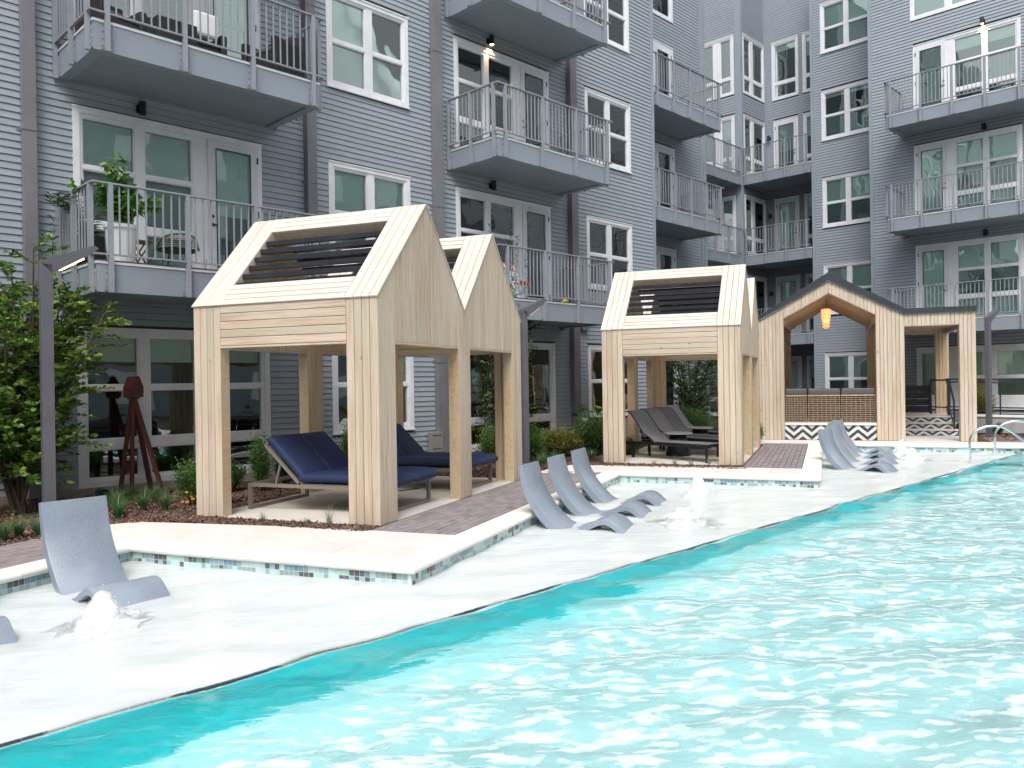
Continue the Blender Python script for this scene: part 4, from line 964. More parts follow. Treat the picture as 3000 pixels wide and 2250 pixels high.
# metal roof
rp = [(-1.78, 3.16), (.115, 4.32), (1.90, 3.30), (3.45, 3.30)]
g = MB(); T_ = lambda y, z, h: (h, y, z)
top_ = [(-d, z) for d, z in rp]; bot_ = [(3.44*-1, 3.165), (-1.86, 3.168), (-.115, 4.103), (1.76, 3.06)]
g.prism(top_+bot_, -.035, PD+.05, T=lambda y, z, h: (h, y, z)); ro = g.obj('roof', 'roof_metal', pv)
bm = bmesh.new(); bm.from_mesh(ro.data); bmesh.ops.recalc_face_normals(bm, faces=bm.faces); bm.to_mesh(ro.data); bm.free()
for (a, b) in (((-1.60, 3.155), (.115, 4.102)), ((.115, 4.102), (1.86, 3.167)), ((1.86, 3.167), (3.44, 3.167))):
    MB().bar((-.042, -a[0], a[1]), (-.042, -b[0], b[1]), .008, .018, up=(0, 0, 1)).obj('drip_edge', 'steel', pv)
# tiled bench wall between the posts
def chevron_tile(flip, S=.232):
    b = MB(); b.box(0, S-.003, 0, .008, 0, S-.003, mi=0); a0, a1 = .02, .50
    pts = [(0, S*.0), (S-.003, S*.52), (S-.003, S-.003), (S*.5, S-.003), (0, S*.48)] if False else None
    w = S-.003
    for band in ([(0, w*.02), (w*.96, w), (w*.46, w), (0, w*.52)], [(w*.50, 0), (w, 0), (w, w*.50)]):
     if flip: band = [(w-x, z) for x, z in band][::-1]
     n = len(b.v); k = len(band)
     b.v += [(x, -.0012, z) for x, z in band]+[(x, .0, z) for x, z in band]; b.f += [tuple(range(n, n+k)), ]+[(n+i, n+k+i, n+k+(i+1) % k, n+(i+1) % k) for i in range(k)]; b.mi += [1]*(k+1)
    me = b.mesh('chevron_tile', ['tile_white', 'tile_navy']); bm = bmesh.new(); bm.from_mesh(me); bmesh.ops.recalc_face_normals(bm, faces=bm.faces); bm.to_mesh(me); bm.free(); return me
CT = [chevron_tile(False), chevron_tile(True)]
bw = empty('bench_plinth', CW(22.25, 0), CA, 'low plinth faced with navy and white chevron tiles, under the wicker sofas', 'plinth')
boxobj('plinth_body', 'tile_white', bw, .06, PD-.4, -1.205, .995, 0, .375)
# local: tile faces -x; width along -y (increasing d)
S = .2218*1.0; ncol = 10; w_ = 2.205/ncol
for r_ in range(2):
    for k in range(ncol):
        o = link('chevron_tile', CT[(k+1) % 2], bw); o.location = (.051, .998-k*w_, r_*.19); o.rotation_euler = (0, 0, -math.pi/2); o.scale = (w_/.232, 1, .19/.232)
for k in range(4): boxobj('ledge_stone', 'coping', bw, .02, .42, .998-(k+1)*.5512+.002, .998-k*.5512-.002, .382, .445, bevel=.006)
boxobj('deck_top', 'concrete_pad', bw, .43, PD-.35, -1.2, .99, .37, .43)
# wicker sofas
def sofa(d0, d1, x0, label, hi=1.33, back=False):
    s = empty('wicker_sofa', CW(22.25+x0, (d0+d1)/2, .445 if not back else .43), CA, label, 'sofa', 'wicker sofas in the pavilion'); w = (d1-d0)/2-.008; g = MB(); zt = hi-.18-.445
    for k in range(15):
        z = .02+k*(zt-.04)/14; pts = [(.0+.006*math.sin(j*2.1+k), -w+2*w*j/8, z+.003*math.sin(j*3.3+k*1.7)) for j in range(9)]; g.tube(pts, .008, 5)
    g.bar((0, -w, zt), (0, w, zt), .035); tag(g.obj('wicker_weave', 'wicker', s), kind='stuff')
    for k in range(8):
        y = -w+.01+(2*w-.02)*k/7; MB().bar((.014, y, 0), (.014, y, zt), .009).obj('wicker_stake', 'wicker', s)
    boxobj('back_panel', 'black_metal', s, .05, .075, -w+.01, w-.01, .0, zt-.02)
    boxobj('back_cushion', 'cushion', s, -.02, .17, -w, w, zt+.018, hi-.445, bevel=.035)
    boxobj('seat_base', 'dark_wicker', s, .08, .8, -w, w, .02, .24); boxobj('seat_cushion', 'cushion', s, .18, .82, -w+.01, w-.01, .245, .38, bevel=.03)
    return s
sofa(-.985, -.44, .14, 'left wicker sofa section beside the left pavilion post'); sofa(-.43, .365, .14, 'middle wicker sofa section above the chevron tiles'); sofa(.375, 1.195, .14, 'right wicker sofa section beside the right pavilion post')
f = sofa(-.9, -.05, 3.6, 'far wicker sofa facing the pool at the back left of the pavilion', 1.30, True); f.rotation_euler[2] += math.pi
f = sofa(.0, .9, 3.6, 'far wicker sofa facing the pool at the back right of the pavilion', 1.30, True); f.rotation_euler[2] += math.pi
# lanterns in a row under the ridge
for i, (xx, zz) in enumerate(((.55, 3.40), (1.9, 3.40), (3.3, 3.40))):
    q = CW(22.25+xx, .05); l = empty('pendant_lantern', (q.x, q.y, zz-.33), 0, ('front', 'middle', 'rear')[i]+' orange paper lantern glowing under the pavilion ridge', 'lantern', 'paper lanterns in the pavilion')
    g = MB(); N_ = 8
    g.lathe([(.02, .36), (.105, .35), (.135, .335), (.118, .20), (.112, .19), (.112, .12), (.102, .115), (.096, .02), (.03, .0)], 0, 0, 8); sh = g.obj('shade', 'lantern', l)
    g = MB()
    for z in (.335, .195, .117, .012): g.tube([(.001+(.137 if z > .3 else .115 if z > .18 else .112 if z > .1 else .097)*math.cos(a), (.137 if z > .3 else .115 if z > .18 else .112 if z > .1 else .097)*math.sin(a), z) for a in np.linspace(0, 2*math.pi, 9)], .003, 4)
    g.obj('rib', 'teak', l); g = MB().tube([(0, 0, .36), (0, 0, .78)], .004, 5).box(-.05, .05, -.012, .012, .66, .67).box(-.05, .05, -.012, .012, .56, .57); g.obj('cord', 'black_metal', l)
    g = MB().lathe([(.001, .31), (.045, .29), (.05, .24), (.03, .2), (.001, .19)], 0, 0, 10); g.obj('bulb', 'lantern_hot', l)
    if i == 0:
        pl = bpy.data.lights.new('lantern_lamp', 'POINT'); pl.energy = 4; pl.color = (1, .6, .32); pl.shadow_soft_size = .1; po = bpy.data.objects.new('lantern_lamp', pl); COL.objects.link(po); po.location = (q.x, q.y, zz-.45)
# the steps under the flat canopy
stp = empty('garden_steps', CW(24.4, 0), CA, 'three garden steps with chevron tiled risers under the flat canopy', 'steps')
for i in range(3):
    x0 = i*.34; z0 = i*.165
    boxobj('step_body', 'tile_white', stp, x0+.01, x0+.36 if i < 2 else 3.6, -3.30+i*.0, -1.87, z0, z0+.125)
    for k in range(7):
        me = CT[(k+i) % 2]; o = link('chevron_tile', me, stp); o.location = (x0+.0, -1.87-k*.2045, z0+.002); o.rotation_euler = (0, 0, -math.pi/2); o.scale = (.2045/.232, 1, .122/.232)
    boxobj('tread', 'deck_slab', stp, x0-.03, x0+.36 if i < 2 else 3.6, -3.32, -1.85, z0+.127, z0+.165, bevel=.016)
hr = empty('stair_rail', CW(24.4, 3.22), CA, 'black steel handrail beside the garden steps', 'handrail')
g = MB().bar((.05, 0, 0), (.05, 0, .92), .045); g.obj('post', 'black_rail', hr); MB().bar((1.05, 0, .5), (1.05, 0, 1.5), .06, .09).obj('post', 'black_rail', hr); MB().bar((1.9, .35, .5), (1.9, .35, 1.5), .045).obj('post', 'black_rail', hr)
MB().bar((.05, 0, .92), (.95, 0, 1.49), .045).bar((.95, 0, 1.49), (1.9, .35, 1.49), .045).obj('hand_rail', 'black_rail', hr); MB().bar((.05, 0, .25), (.95, 0, .72), .035).bar((.95, 0, .72), (1.9, .35, .72), .035).obj('lower_rail', 'black_rail', hr)
# black slatted screen bench behind the steps
sb = empty('slatted_screen', CW(27.3, 0, .5), CA, 'black slatted screen at the top of the garden steps', 'screen')
for k in range(4): boxobj('slat', 'slat_black', sb, 0, .03, -3.0, -1.9, .02+k*.205, .02+k*.205+.19)
for y in (-2.95, -1.95): boxobj('post', 'slat_black', sb, .031, .08, y-.03, y+.03, 0, .84)
# ramp wall and its railing
rw = empty('ramp_wall', CW(25.6, 3.6), 0, 'raw concrete ramp wall behind the right lamp post', 'wall')
ra = Vector((25.05-rw.location.x, 6.75-rw.location.y)); rb = Vector((27.3-rw.location.x, 1.0-rw.location.y)); dr = (rb-ra).normalized(); nr_ = Vector((-dr.y, dr.x)); 
if nr_.x < 0: nr_ = -nr_
def RP(s, o, z): q = ra+dr*s+nr_*o; return (q.x, q.y, z)
Lr = (rb-ra).length; g = MB(); g.v = [RP(0, 0, 0), RP(Lr, 0, 0), RP(Lr, 0, .30), RP(0, 0, .46), RP(0, 1.2, 0), RP(Lr, 1.2, 0), RP(Lr, 1.2, .30), RP(0, 1.2, .46)]
g.f = [(0, 1, 2, 3), (4, 7, 6, 5), (3, 2, 6, 7), (0, 3, 7, 4), (1, 5, 6, 2)]; g.mi = [0]*5; o = g.obj('wall_body', 'ramp_concrete', rw)
g = MB(); g.v = [RP(0, -.03, .462), RP(Lr, -.03, .302), RP(Lr, -.03, .36), RP(0, -.03, .52), RP(0, .3, .462), RP(Lr, .3, .302), RP(Lr, .3, .36), RP(0, .3, .52)]; g.f = [(0, 1, 2, 3), (4, 7, 6, 5), (3, 2, 6, 7), (0, 3, 7, 4), (1, 5, 6, 2), (0, 4, 5, 1)]; g.mi = [0]*6; g.obj('wall_cap', 'coping', rw)
rr = empty('ramp_railing', rw.location, 0, 'long black ramp railing above the concrete ramp wall', 'railing')
def zr_(s): return .52-.16*s/Lr
for zz, w in ((.98, .045), (.90, .04), (.20, .035), (.10, .035)): MB().bar(RP(-.6, .12, zr_(-.6)+zz), RP(Lr, .12, zr_(Lr)+zz), w).obj('rail', 'black_rail', rr)
for s in np.arange(-.5, Lr, .62): MB().bar(RP(s, .12, zr_(s)-.05 if s > 0 else .5), RP(s, .12, zr_(s)+.95), .035).obj('post', 'black_rail', rr)

# ------------------------------------------------------------------ lamp posts
def lamp_post(x, y, h, az, label, base=True, sc=1.):
    l = empty('lamp_post', (x, y, 0), 0, label, 'lamp', 'grey lamp posts with lit angled heads'); w = .068*sc
    T_ = Matrix.Rotation(az, 4, 'Z'); tr = lambda *p: tuple(T_ @ Vector(p))
    g = MB().box(-w, w, -w, w, .012, h, T=tr); g.obj('pole', 'pole_metal', l, bevel=.006)
    if base: MB().box(-.17, .17, -.17, .17, -.02, .012, T=tr).obj('base_plate', 'pole_metal', l)
    L = .50; rise = .24
    g = MB(); a = [(-w, h+.001), (w, h-.12), (L, h+rise-.09), (L+.10, h+rise+.0), (L+.04, h+rise+.03), (-w+.01, h+.03)]
    n = len(g.v); k = len(a); g.v = [tr(x_, -w, z_) for x_, z_ in a]+[tr(x_, w, z_) for x_, z_ in a]; g.f = [tuple(range(k)), tuple(range(2*k-1, k-1, -1))]+[(i, k+i, k+(i+1) % k, (i+1) % k) for i in range(k)]; g.mi = [0]*(k+2)
    o = g.obj('lamp_arm', 'pole_metal', l); bm = bmesh.new(); bm.from_mesh(o.data); bmesh.ops.recalc_face_normals(bm, faces=bm.faces); bm.to_mesh(o.data); bm.free()
    for k in range(9):
        s = .17+k*.031; z0 = h-.12+(rise+.03)*(s-w)/(L-w); MB().box(s-.014, s+.014, -.034, .034, z0-.012, z0+.004, T=tr).obj('led_strip', 'led_strip', l)
    sp = bpy.data.lights.new('lamp_head', 'SPOT'); sp.energy = 22; sp.color = (1, .68, .38); sp.spot_size = 2.2; sp.shadow_soft_size = .1; q = bpy.data.objects.new('lamp_head', sp); COL.objects.link(q); q.location = Vector((x, y, h-.05))+T_ @ Vector((.45, 0, 0))
lamp_post(3.03, 11.13, 3.17, math.radians(-4), 'nearest lamp post, among the leafy shrub at the left edge')
lamp_post(11.46, 11.03, 3.02, math.radians(-4), 'middle lamp post, just right of the near cabana')
lamp_post(24.4, 6.13, 3.15, math.radians(-10), 'farthest lamp post, in front of the concrete ramp wall', sc=.9)

# ------------------------------------------------------------------ in-pool ledge loungers
def ledge_profile():
    c = [(0, 0), (-.405, .755), (-.385, .64), (-.345, .48), (-.28, .34), (-.19, .205), (-.09, .09), (.0, .01), (.10, -.038), (.22, -.046), (.34, -.010), (.46, .055), (.57, .105), (.67, .11), (.76, .06), (.85, -.02), (.96, -.09)]
    c = [Vector((a, b)) for a, b in c[1:]]
    # Catmull refinement
    out = []
    for i in range(len(c)-1):
        p0, p1, p2, p3 = c[max(i-1, 0)], c[i], c[i+1], c[min(i+2, len(c)-1)]
        for t in (0, .33, .67): out.append(.5*((2*p1)+(p2-p0)*t+(2*p0-5*p1+4*p2-p3)*t*t+(3*p1-p0-3*p2+p3)*t**3))
    out.append(c[-1]); return out
def ledge_chair(x, y, ang, label, w=.57, group='grey in-pool loungers on the shallow shelf'):
    """origin under the hinge at the water line, u = toward the feet"""
    e = empty('ledge_lounger', (x, y, -.165), ang, label, 'lounger', group)
    if 'ledge' not in BALU:
        c = ledge_profile(); n = len(c); th = [.042 if i < 24 else .03 for i in range(n)]; up, lo = [], []
        for i in range(n):
            d = (c[min(i+1, n-1)]-c[max(i-1, 0)]).normalized(); nn = Vector((-d.y, d.x)); s = i/(n-1)
            t_ = .030+.022*math.sin(min(1, s*1.6)*math.pi)
            up.append(c[i]+nn*t_); lo.append(c[i]-nn*t_)
        prof2 = up+lo[::-1]; k = len(prof2); ws = [-w/2, -w/2+.012, w/2-.012, w/2]; v = []
        cen = c
        for j, ww in enumerate(ws):
            for i in range(k):
                p = prof2[i]; q = c[i] if i < n else c[k-1-i]
                if j in (0, 3): p = q+(p-q)*.82
                v.append((ww, -p.x, p.y))
        f = []
        for j in range(3):
            for i in range(k): f.append((j*k+i, j*k+(i+1) % k, (j+1)*k+(i+1) % k, (j+1)*k+i))
        for i in range(n-1): f.append((i, k-1-i, k-2-i, i+1)); f.append((3*k+i, 3*k+i+1, 3*k+k-2-i, 3*k+k-1-i))
        me = mesh('lounger_shell', v, f, 'ledge_plastic'); bm = bmesh.new(); bm.from_mesh(me); bmesh.ops.recalc_face_normals(bm, faces=bm.faces); bm.to_mesh(me); bm.free()
        me.shade_smooth(); me.set_sharp_from_angle(angle=math.radians(50)); BALU['ledge'] = me
    link('lounger_shell', BALU['ledge'], e); return e
# local -y is toward the feet; local +x is the sitter's left seen from the pool
ledge_chair(2.44, 7.72, math.radians(4), 'nearest grey in-pool lounger, standing alone behind a bubbler at left')
ledge_chair(1.20, 7.30, math.radians(4), 'grey in-pool lounger cut by the left edge, only its foot showing')
for i, (c, lb) in enumerate(((9.14, 'nearest of the three grey in-pool loungers beside the paver walkway'), (10.22, 'middle one of the three grey in-pool loungers beside the paver walkway'), (11.30, 'farthest of the three grey in-pool loungers beside the paver walkway'))):
    p = CW(c+.29, -3.06); ledge_chair(p.x, p.y, CA+math.radians(-1), lb)
for i, (px, py, lb) in enumerate(((15.62, 6.40, 'front one of the four far in-pool loungers, facing the pool'), (16.80, 6.78, 'second of the four far in-pool loungers in a row'), (18.05, 7.25, 'third of the four far in-pool loungers in a row'), (19.2, 7.65, 'rearmost of the four far in-pool loungers, nearest the chevron tiles'))):
    ledge_chair(px, py, math.radians(2), lb)

# bubblers
fm = bpy.data.materials.new('froth'); fm.use_nodes = True; N = fm.node_tree.nodes; L = fm.node_tree.links; b = N['Principled BSDF']; b.inputs['Base Color'].default_value = (.93, .95, .96, 1); b.inputs['Roughness'].default_value = .6
b.inputs['Specular IOR Level'].default_value = .0
lw = N.new('ShaderNodeLayerWeight'); lw.inputs[0].default_value = .5; mr = N.new('ShaderNodeMapRange'); mr.inputs[1].default_value = .25; mr.inputs[2].default_value = .9; mr.inputs[3].default_value = .8; mr.inputs[4].default_value = 0.
L.new(lw.outputs['Facing'], mr.inputs[0]); nz = N.new('ShaderNodeTexNoise'); nz.inputs['Scale'].default_value = 14; nz.inputs['Detail'].default_value = 4; mu = N.new('ShaderNodeMapRange'); mu.inputs[1].default_value = .3; mu.inputs[2].default_value = .6; mu.inputs[3].default_value = .35; L.new(nz.outputs[0], mu.inputs[0])
mm = N.new('ShaderNodeMath'); mm.operation = 'MULTIPLY'; L.new(mr.outputs[0], mm.inputs[0]); L.new(mu.outputs[0], mm.inputs[1]); L.new(mm.outputs[0], b.inputs['Alpha']); M['froth'] = fm
from mathutils import noise as mn
def bubbler(x, y, h, r, label, seed):
    e = empty('water_bubbler', (x, y, -.175), 0, label, 'fountain', 'white water bubblers on the shallow shelf')
    for nm, rs, hs_, sd in (('plume', 1., .74, 0), ('plume', .78, .88, 5), ('plume', .55, .98, 3), ('splash', 1.6, .42, 9), ('splash', 2.1, .16, 4)):
        g = MB(); n = 28; prof_ = [(1.12*rs, 0), (1.0*rs, .12*hs_), (.93*rs, .36*hs_), (.83*rs, .60*hs_), (.68*rs, .80*hs_), (.46*rs, .94*hs_), (.22*rs, 1.0*hs_), (.001, 1.01*hs_)]
        g.lathe([(a*r, b_*h) for a, b_ in prof_], 0, 0, n)
        for i, v in enumerate(g.v):
            q = Vector(v); nn = mn.noise(Vector((v[0]*7+seed+sd, v[1]*7, v[2]*7)))*.30+mn.noise(Vector((v[0]*22+seed, v[1]*22, v[2]*22)))*.16
            rad = Vector((v[0], v[1], 0)); g.v[i] = (v[0]*(1+nn*1.2), v[1]*(1+nn*1.2), max(0, v[2]*(1+nn*.5)))
        g.obj(nm, 'froth', e, smooth=True)
    g = MB(); rnd = random.Random(seed)
    for k in range(150):
        a = rnd.uniform(0, 6.283); rr = r*abs(rnd.gauss(0, .9)); z = h*(1.12-rr/r*.5)*rnd.uniform(.2, 1.05); s = rnd.uniform(.002, .006)
        if z < .02: continue
        g.box(rr*math.cos(a)-s/2, rr*math.cos(a)+s/2, rr*math.sin(a)-s/2, rr*math.sin(a)+s/2, z, z+s*1.4)
    tag(g.obj('droplet', 'froth', e), kind='stuff')
bubbler(2.10, 6.42, .27, .17, 'nearest white bubbler, in front of the lone in-pool lounger', 1)
bubbler(8.52, 5.50, .22, .22, 'broad low white bubbler in front of the three loungers', 2)
bubbler(10.75, 6.68, .38, .13, 'tall white bubbler against the tiled corner of the pool', 3)
bubbler(19.0, 6.52, .38, .17, 'left far bubbler near the pavilion steps', 4); bubbler(18.1, 6.02, .28, .19, 'right far bubbler in front of its twin', 5)
# stainless pool rails
def pool_rail(x, y, label):
    e = empty('pool_grab_rail', (x, y, -.16), 0, label, 'grab rail', 'stainless pool rails'); pts = [(0, 0, -.45), (0, 0, .42)]
    for a in np.linspace(0, 1, 13)[1:]:
        t = a*math.pi*.72; pts.append((.0+(.42-.42*math.cos(t))*.55, -(.42-.42*math.cos(t))*.86, .42+.33*math.sin(t)))
    p = pts[-1]; pts.append((p[0]+.28, p[1]-.44, p[2]-.42)); pts.append((p[0]+.5, p[1]-.8, p[2]-.85)); g = MB().tube(pts, .024, 12); g.obj('tube', 'steel', e, smooth=True)
    MB().lathe([(.024, -.06), (.05, -.06), (.05, -.045), (.024, -.04)], 0, 0, 14).obj('escutcheon', 'steel', e)
pool_rail(17.95, 4.86, 'nearer stainless steel pool rail at the shelf edge'); pool_rail(20.0, 4.92, 'farther stainless steel pool rail at the shelf edge')

mk = empty('depth_marker', CW(11.15, -3.60, .001), CA, 'small white marker tile with tiny red and black print, set in the coping', 'marker')
boxobj('tile_body', 'plastic_white', mk, -.09, .09, -.07, .07, 0, .003)
g = MB()
for i in range(5): g.box(-.07+i*.03, -.05+i*.03, .02, .035, .0032, .004)
g.obj('red_print', 'red_fabric', mk)['kind'] = 'stuff'; g = MB()
for i in range(4): g.box(-.06+i*.034, -.04+i*.034, -.035, -.015, .0032, .004)
g.obj('black_print', 'black_pot', mk)['kind'] = 'stuff'
#PART3
# ------------------------------------------------------------------ navy double loungers
def navy_lounger(c, d, label):
    e = empty('double_lounger', CW(c, d), CA, label, 'lounger', 'navy double loungers in the near cabana'); Wd, Ln, zf = 1.27, 2.02, .30; t = .045
    for y in (-.022, -Ln+.022):   # end frames
        MB().bar((.022, y, 0), (.022, y, zf), t).bar((Wd-.022, y, 0), (Wd-.022, y, zf), t).bar((.045, y, .022), (Wd-.045, y, .022), t).obj('end_frame', 'taupe_metal', e)
    for x in (.022, Wd-.022): MB().bar((x, -.0, zf+.022), (x, -Ln, zf+.022), t).obj('side_rail', 'taupe_metal', e)
    MB().bar((.0, -.022, zf+.022), (Wd, -.022, zf+.022), t*.98).bar((0, -Ln+.022, zf+.022), (Wd, -Ln+.022, zf+.022), t*.98).obj('cross_rail', 'taupe_metal', e)
    hy, by, bz = -.78, -.27, .84
    for x in (.03, Wd-.03): MB().bar((x, hy, zf+.06), (x, by, bz), .035).obj('back_rail', 'taupe_metal', e); MB().bar((x, -.42, zf+.03), (x, -.50, zf+.30), .022).obj('brace', 'taupe_metal', e)
    MB().bar((.03, by, bz), (Wd-.03, by, bz), .035).obj('back_rail', 'taupe_metal', e)
    boxobj('sling_base', 'taupe_metal', e, .05, Wd-.05, -Ln+.05, hy, zf+.045, zf+.055)
    def cushion(name, x0, x1, pts, th):
        """pts: centre line in (y, z); a soft slab of thickness th"""
        n = len(pts); g = MB(); ring = 14
        for i, (y, z) in enumerate(pts):
            a = pts[max(i-1, 0)]; b = pts[min(i+1, n-1)]; d_ = Vector((b[0]-a[0], b[1]-a[1])).normalized(); nn = Vector((-d_.y, d_.x)); 
            if nn.y < 0: nn = -nn
            k = .62 if i in (0, n-1) else 1.
            for j in range(ring):
                t_ = j/ring*2*math.pi; cx, sx = math.cos(t_), math.sin(t_); px = math.copysign(abs(cx)**.28, cx); pz = math.copysign(abs(sx)**.55, sx)
                xx = (x0+x1)/2+(x1-x0)/2*px*(1 if k == 1 else .985); q = nn*(pz*th/2*k); g.v.append((xx, y+q.x, z+q.y))
        for i in range(n-1):
            for j in range(ring): g.f.append((i*ring+j, i*ring+(j+1) % ring, (i+1)*ring+(j+1) % ring, (i+1)*ring+j)); g.mi.append(0)
        g.f += [tuple(range(ring)), tuple(range((n-1)*ring, n*ring))[::-1]]; g.mi += [0, 0]
        o = g.obj(name, 'navy', e, smooth=True); bm = bmesh.new(); bm.from_mesh(o.data); bmesh.ops.recalc_face_normals(bm, faces=bm.faces); bm.to_mesh(o.data); bm.free(); o.data.set_sharp_from_angle(angle=math.radians(60)); return o
    for x0, x1 in ((.015, Wd/2-.004), (Wd/2+.004, Wd-.015)):
        sp = [(hy+.01, .415), (hy-.05, .42), (-1.2, .425), (-1.6, .425), (-1.85, .43), (-2.0, .425), (-2.12, .385), (-2.14, .37)]
        cushion('seat_cushion', x0, x1, sp, .12)
        dy, dz = by-hy, bz-zf-.05; L_ = math.hypot(dy, dz); nx, nz_ = -dz/L_, dy/L_; o_ = .085
        bp = [(hy+dy*s+nx*o_, zf+.06+dz*s+nz_*o_) for s in (.03, .12, .35, .6, .85, .97, 1.03)]
        cushion('back_cushion', x0, x1, bp, .12)
    MB().bar((Wd*.35, -2.0, .25), (Wd*.75, -2.0, .22), .05, .008).obj('strap', 'navy', e)
    return e
navy_lounger(8.55, -7.06, 'nearer navy double lounger, under the front gable of the near cabana')
navy_lounger(10.72, -7.06, 'farther navy double lounger, under the rear gable of the near cabana')
# ------------------------------------------------------------------ sling loungers and drum tables
def sling_lounger(x, y, label):
    e = empty('sling_lounger', (x, y, 0), math.radians(-5), label, 'lounger', 'grey sling loungers in the far cabana'); w, L_, z = .58, 2.1, .33
    for xx in (.02, w-.02): MB().bar((xx, .15, z-.02), (xx, -L_+.15, z-.02), .035, .055).obj('side_rail', 'black_metal', e)
    for yy in (-.05, -L_+.2):
        for xx in (.03, w-.03): MB().bar((xx, yy, 0), (xx, yy, z-.04), .04).obj('leg', 'black_metal', e)
    c = [(-.62, z+.02), (-.52, z+.10), (-.35, .52), (-.15, .76), (.0, .92), (.06, .965), (.13, .975), (.19, .955)]
    g = MB(); v = []
    for yy, zz in c: v += [(.035, yy, zz), (w-.035, yy, zz)]
    for k, m in ((0, 'sling'),):
        f = [(2*i, 2*i+1, 2*i+3, 2*i+2) for i in range(len(c)-1)]; o = link('back_sling', mesh('back_sling', v, f, m), e); s = o.modifiers.new('s', 'SOLIDIFY'); s.thickness = .012
    for xx in (.03, w-.03): MB().tube([(xx, a, b-.01) for a, b in c], .014, 6).obj('back_rail', 'black_metal', e)
    MB().bar((.05, -.35, z), (.05, -.22, .62), .02).bar((w-.05, -.35, z), (w-.05, -.22, .62), .02).obj('brace', 'black_metal', e)
    boxobj('seat_sling', 'sling', e, .04, w-.04, -L_+.17, -.64, z+.02, z+.032); return e
for x, y, lb in ((13.72, 10.13, 'front grey sling lounger, nearest of the four in the far cabana'), (14.98, 10.62, 'second grey sling lounger, just behind the front drum table'), (15.70, 10.80, 'third grey sling lounger, before the rear drum table'), (16.95, 11.45, 'rearmost grey sling lounger in the far cabana')):
    sling_lounger(x, y, lb)
def drum_table(x, y, label):
    e = empty('drum_table', (x, y, 0), 0, label, 'table', 'drum side tables in the far cabana'); MB().lathe([(.0, 0), (.265, 0), (.262, .02), (.21, .25), (.18, .455), (.0, .456)], 0, 0, 28).obj('base', 'black_metal', e, smooth=False).data.shade_smooth()
    g = MB().lathe([(.0, .46), (.30, .46), (.305, .466), (.305, .484), (.30, .49), (0, .49)], 0, 0, 32); g.obj('table_top', 'table_white', e)
drum_table(14.62, 9.55, 'front round drum table between grey sling loungers'); drum_table(16.55, 10.2, 'rear round drum table between grey sling loungers')
# ------------------------------------------------------------------ birdhouse on its tripod
bh = empty('birdhouse', (4.64, 12.72, 0), 0, 'rust brown birdhouse on four splayed legs, beside the ground floor window', 'birdhouse')
ap = Vector((-.02, -.02, 1.45))
for x, y in ((-.15, .20), (-.06, -.03), (.33, .22), (.29, -.34)):
    MB().bar((x, y, -.02), ap+Vector((x, y, 0))*.06, .062, .05).obj('leg', 'rust', bh)
g = MB(); fr_ = [(-.105, 1.47), (.105, 1.47), (.115, 1.62), (.03, 1.79), (-.03, 1.79), (-.115, 1.62)]
T_ = Matrix.Rotation(math.radians(25), 4, 'Z'); g.prism(fr_, -.09, .09, T=lambda x, z, h: tuple(T_ @ Vector((x, h, z)))); o = g.obj('box', 'rust', bh, bevel=.004)
bm = bmesh.new(); bm.from_mesh(o.data); bmesh.ops.recalc_face_normals(bm, faces=bm.faces); bm.to_mesh(o.data); bm.free()
g = MB(); g.tube([tuple(T_ @ Vector((.02, -.0925, 1.57))), tuple(T_ @ Vector((.02, -.088, 1.57)))], .02, 14); g.obj('entrance_hole', 'black_metal', bh)
g = MB(); g.box(-.07, .07, -.07, .07, 1.445, 1.468); g.obj('base_board', 'rust', bh)
g = MB()
for z in (.45, .62, .78, .93, 1.08): 
    k = 1-(z/1.36)*.94; pts = [Vector((x*k-.02*(1-k), y*k-.02*(1-k), z+random.uniform(-.015, .015))) for x, y in ((-.15, .20), (-.06, -.03), (.29, -.34), (.33, .22), (-.15, .20))]; g.tube(pts, .0022, 4)
g.obj('wire', 'rust', bh)
sp = empty('spotlight', (3.90, 11.9, 0), 0, 'small black garden spotlight between the lamp post and the birdhouse', 'spotlight')
MB().tube([(0, 0, -.02), (0, 0, .14)], .012, 6).obj('stake', 'black_metal', sp); MB().tube([(0, -.06, .13), (0, .10, .17)], [.095, .06], 18).obj('housing', 'black_metal', sp, smooth=False)
eb = empty('electrical_box', (10.8, 13.0, 0), 0, 'grey perforated electrical box standing against the siding behind the near cabana', 'electrical box')
boxobj('case', 'grey_box', eb, -.16, .16, -.08, .04, .18, .60, bevel=.004); MB().bar((-.1, -.02, -.02), (-.1, -.02, .18), .03).bar((.1, -.02, -.02), (.1, -.02, .18), .03).obj('leg', 'grey_box', eb)
g = MB()
for i in range(5):
    for j in range(2): g.box(-.12+i*.05, -.09+i*.05, -.083, -.0805, .52-j*.28, .545-j*.28)
g.obj('slot', 'black_metal', eb)['kind'] = 'stuff'

# ------------------------------------------------------------------ plants
def leaf_mesh(P, D, size, aspect=.5, up=.35, seed=0, fold=.12):
    """P positions (n,3), D axis directions (n,3): every leaf a folded rhombus of two faces"""
    r = np.random.default_rng(seed); n = len(P); D = D/np.linalg.norm(D, axis=1, keepdims=True)
    rr = r.normal(size=(n, 3)); rr[:, 2] += up*3; S = np.cross(D, rr); S /= np.linalg.norm(S, axis=1, keepdims=True)+1e-9; Nn = np.cross(S, D)
    L = (size*r.uniform(.6, 1.25, n))[:, None]
    v = np.stack([P, P+D*L*.45+S*L*aspect*.5+Nn*L*fold, P+D*L, P+D*L*.45-S*L*aspect*.5+Nn*L*fold], 1).reshape(-1, 3)
    i = np.arange(n)[:, None]*4; f = np.concatenate([i+[0, 1, 2], i+[0, 2, 3]], 1).reshape(-1, 3)
    return v, f, np.repeat(r.random(n), 2)
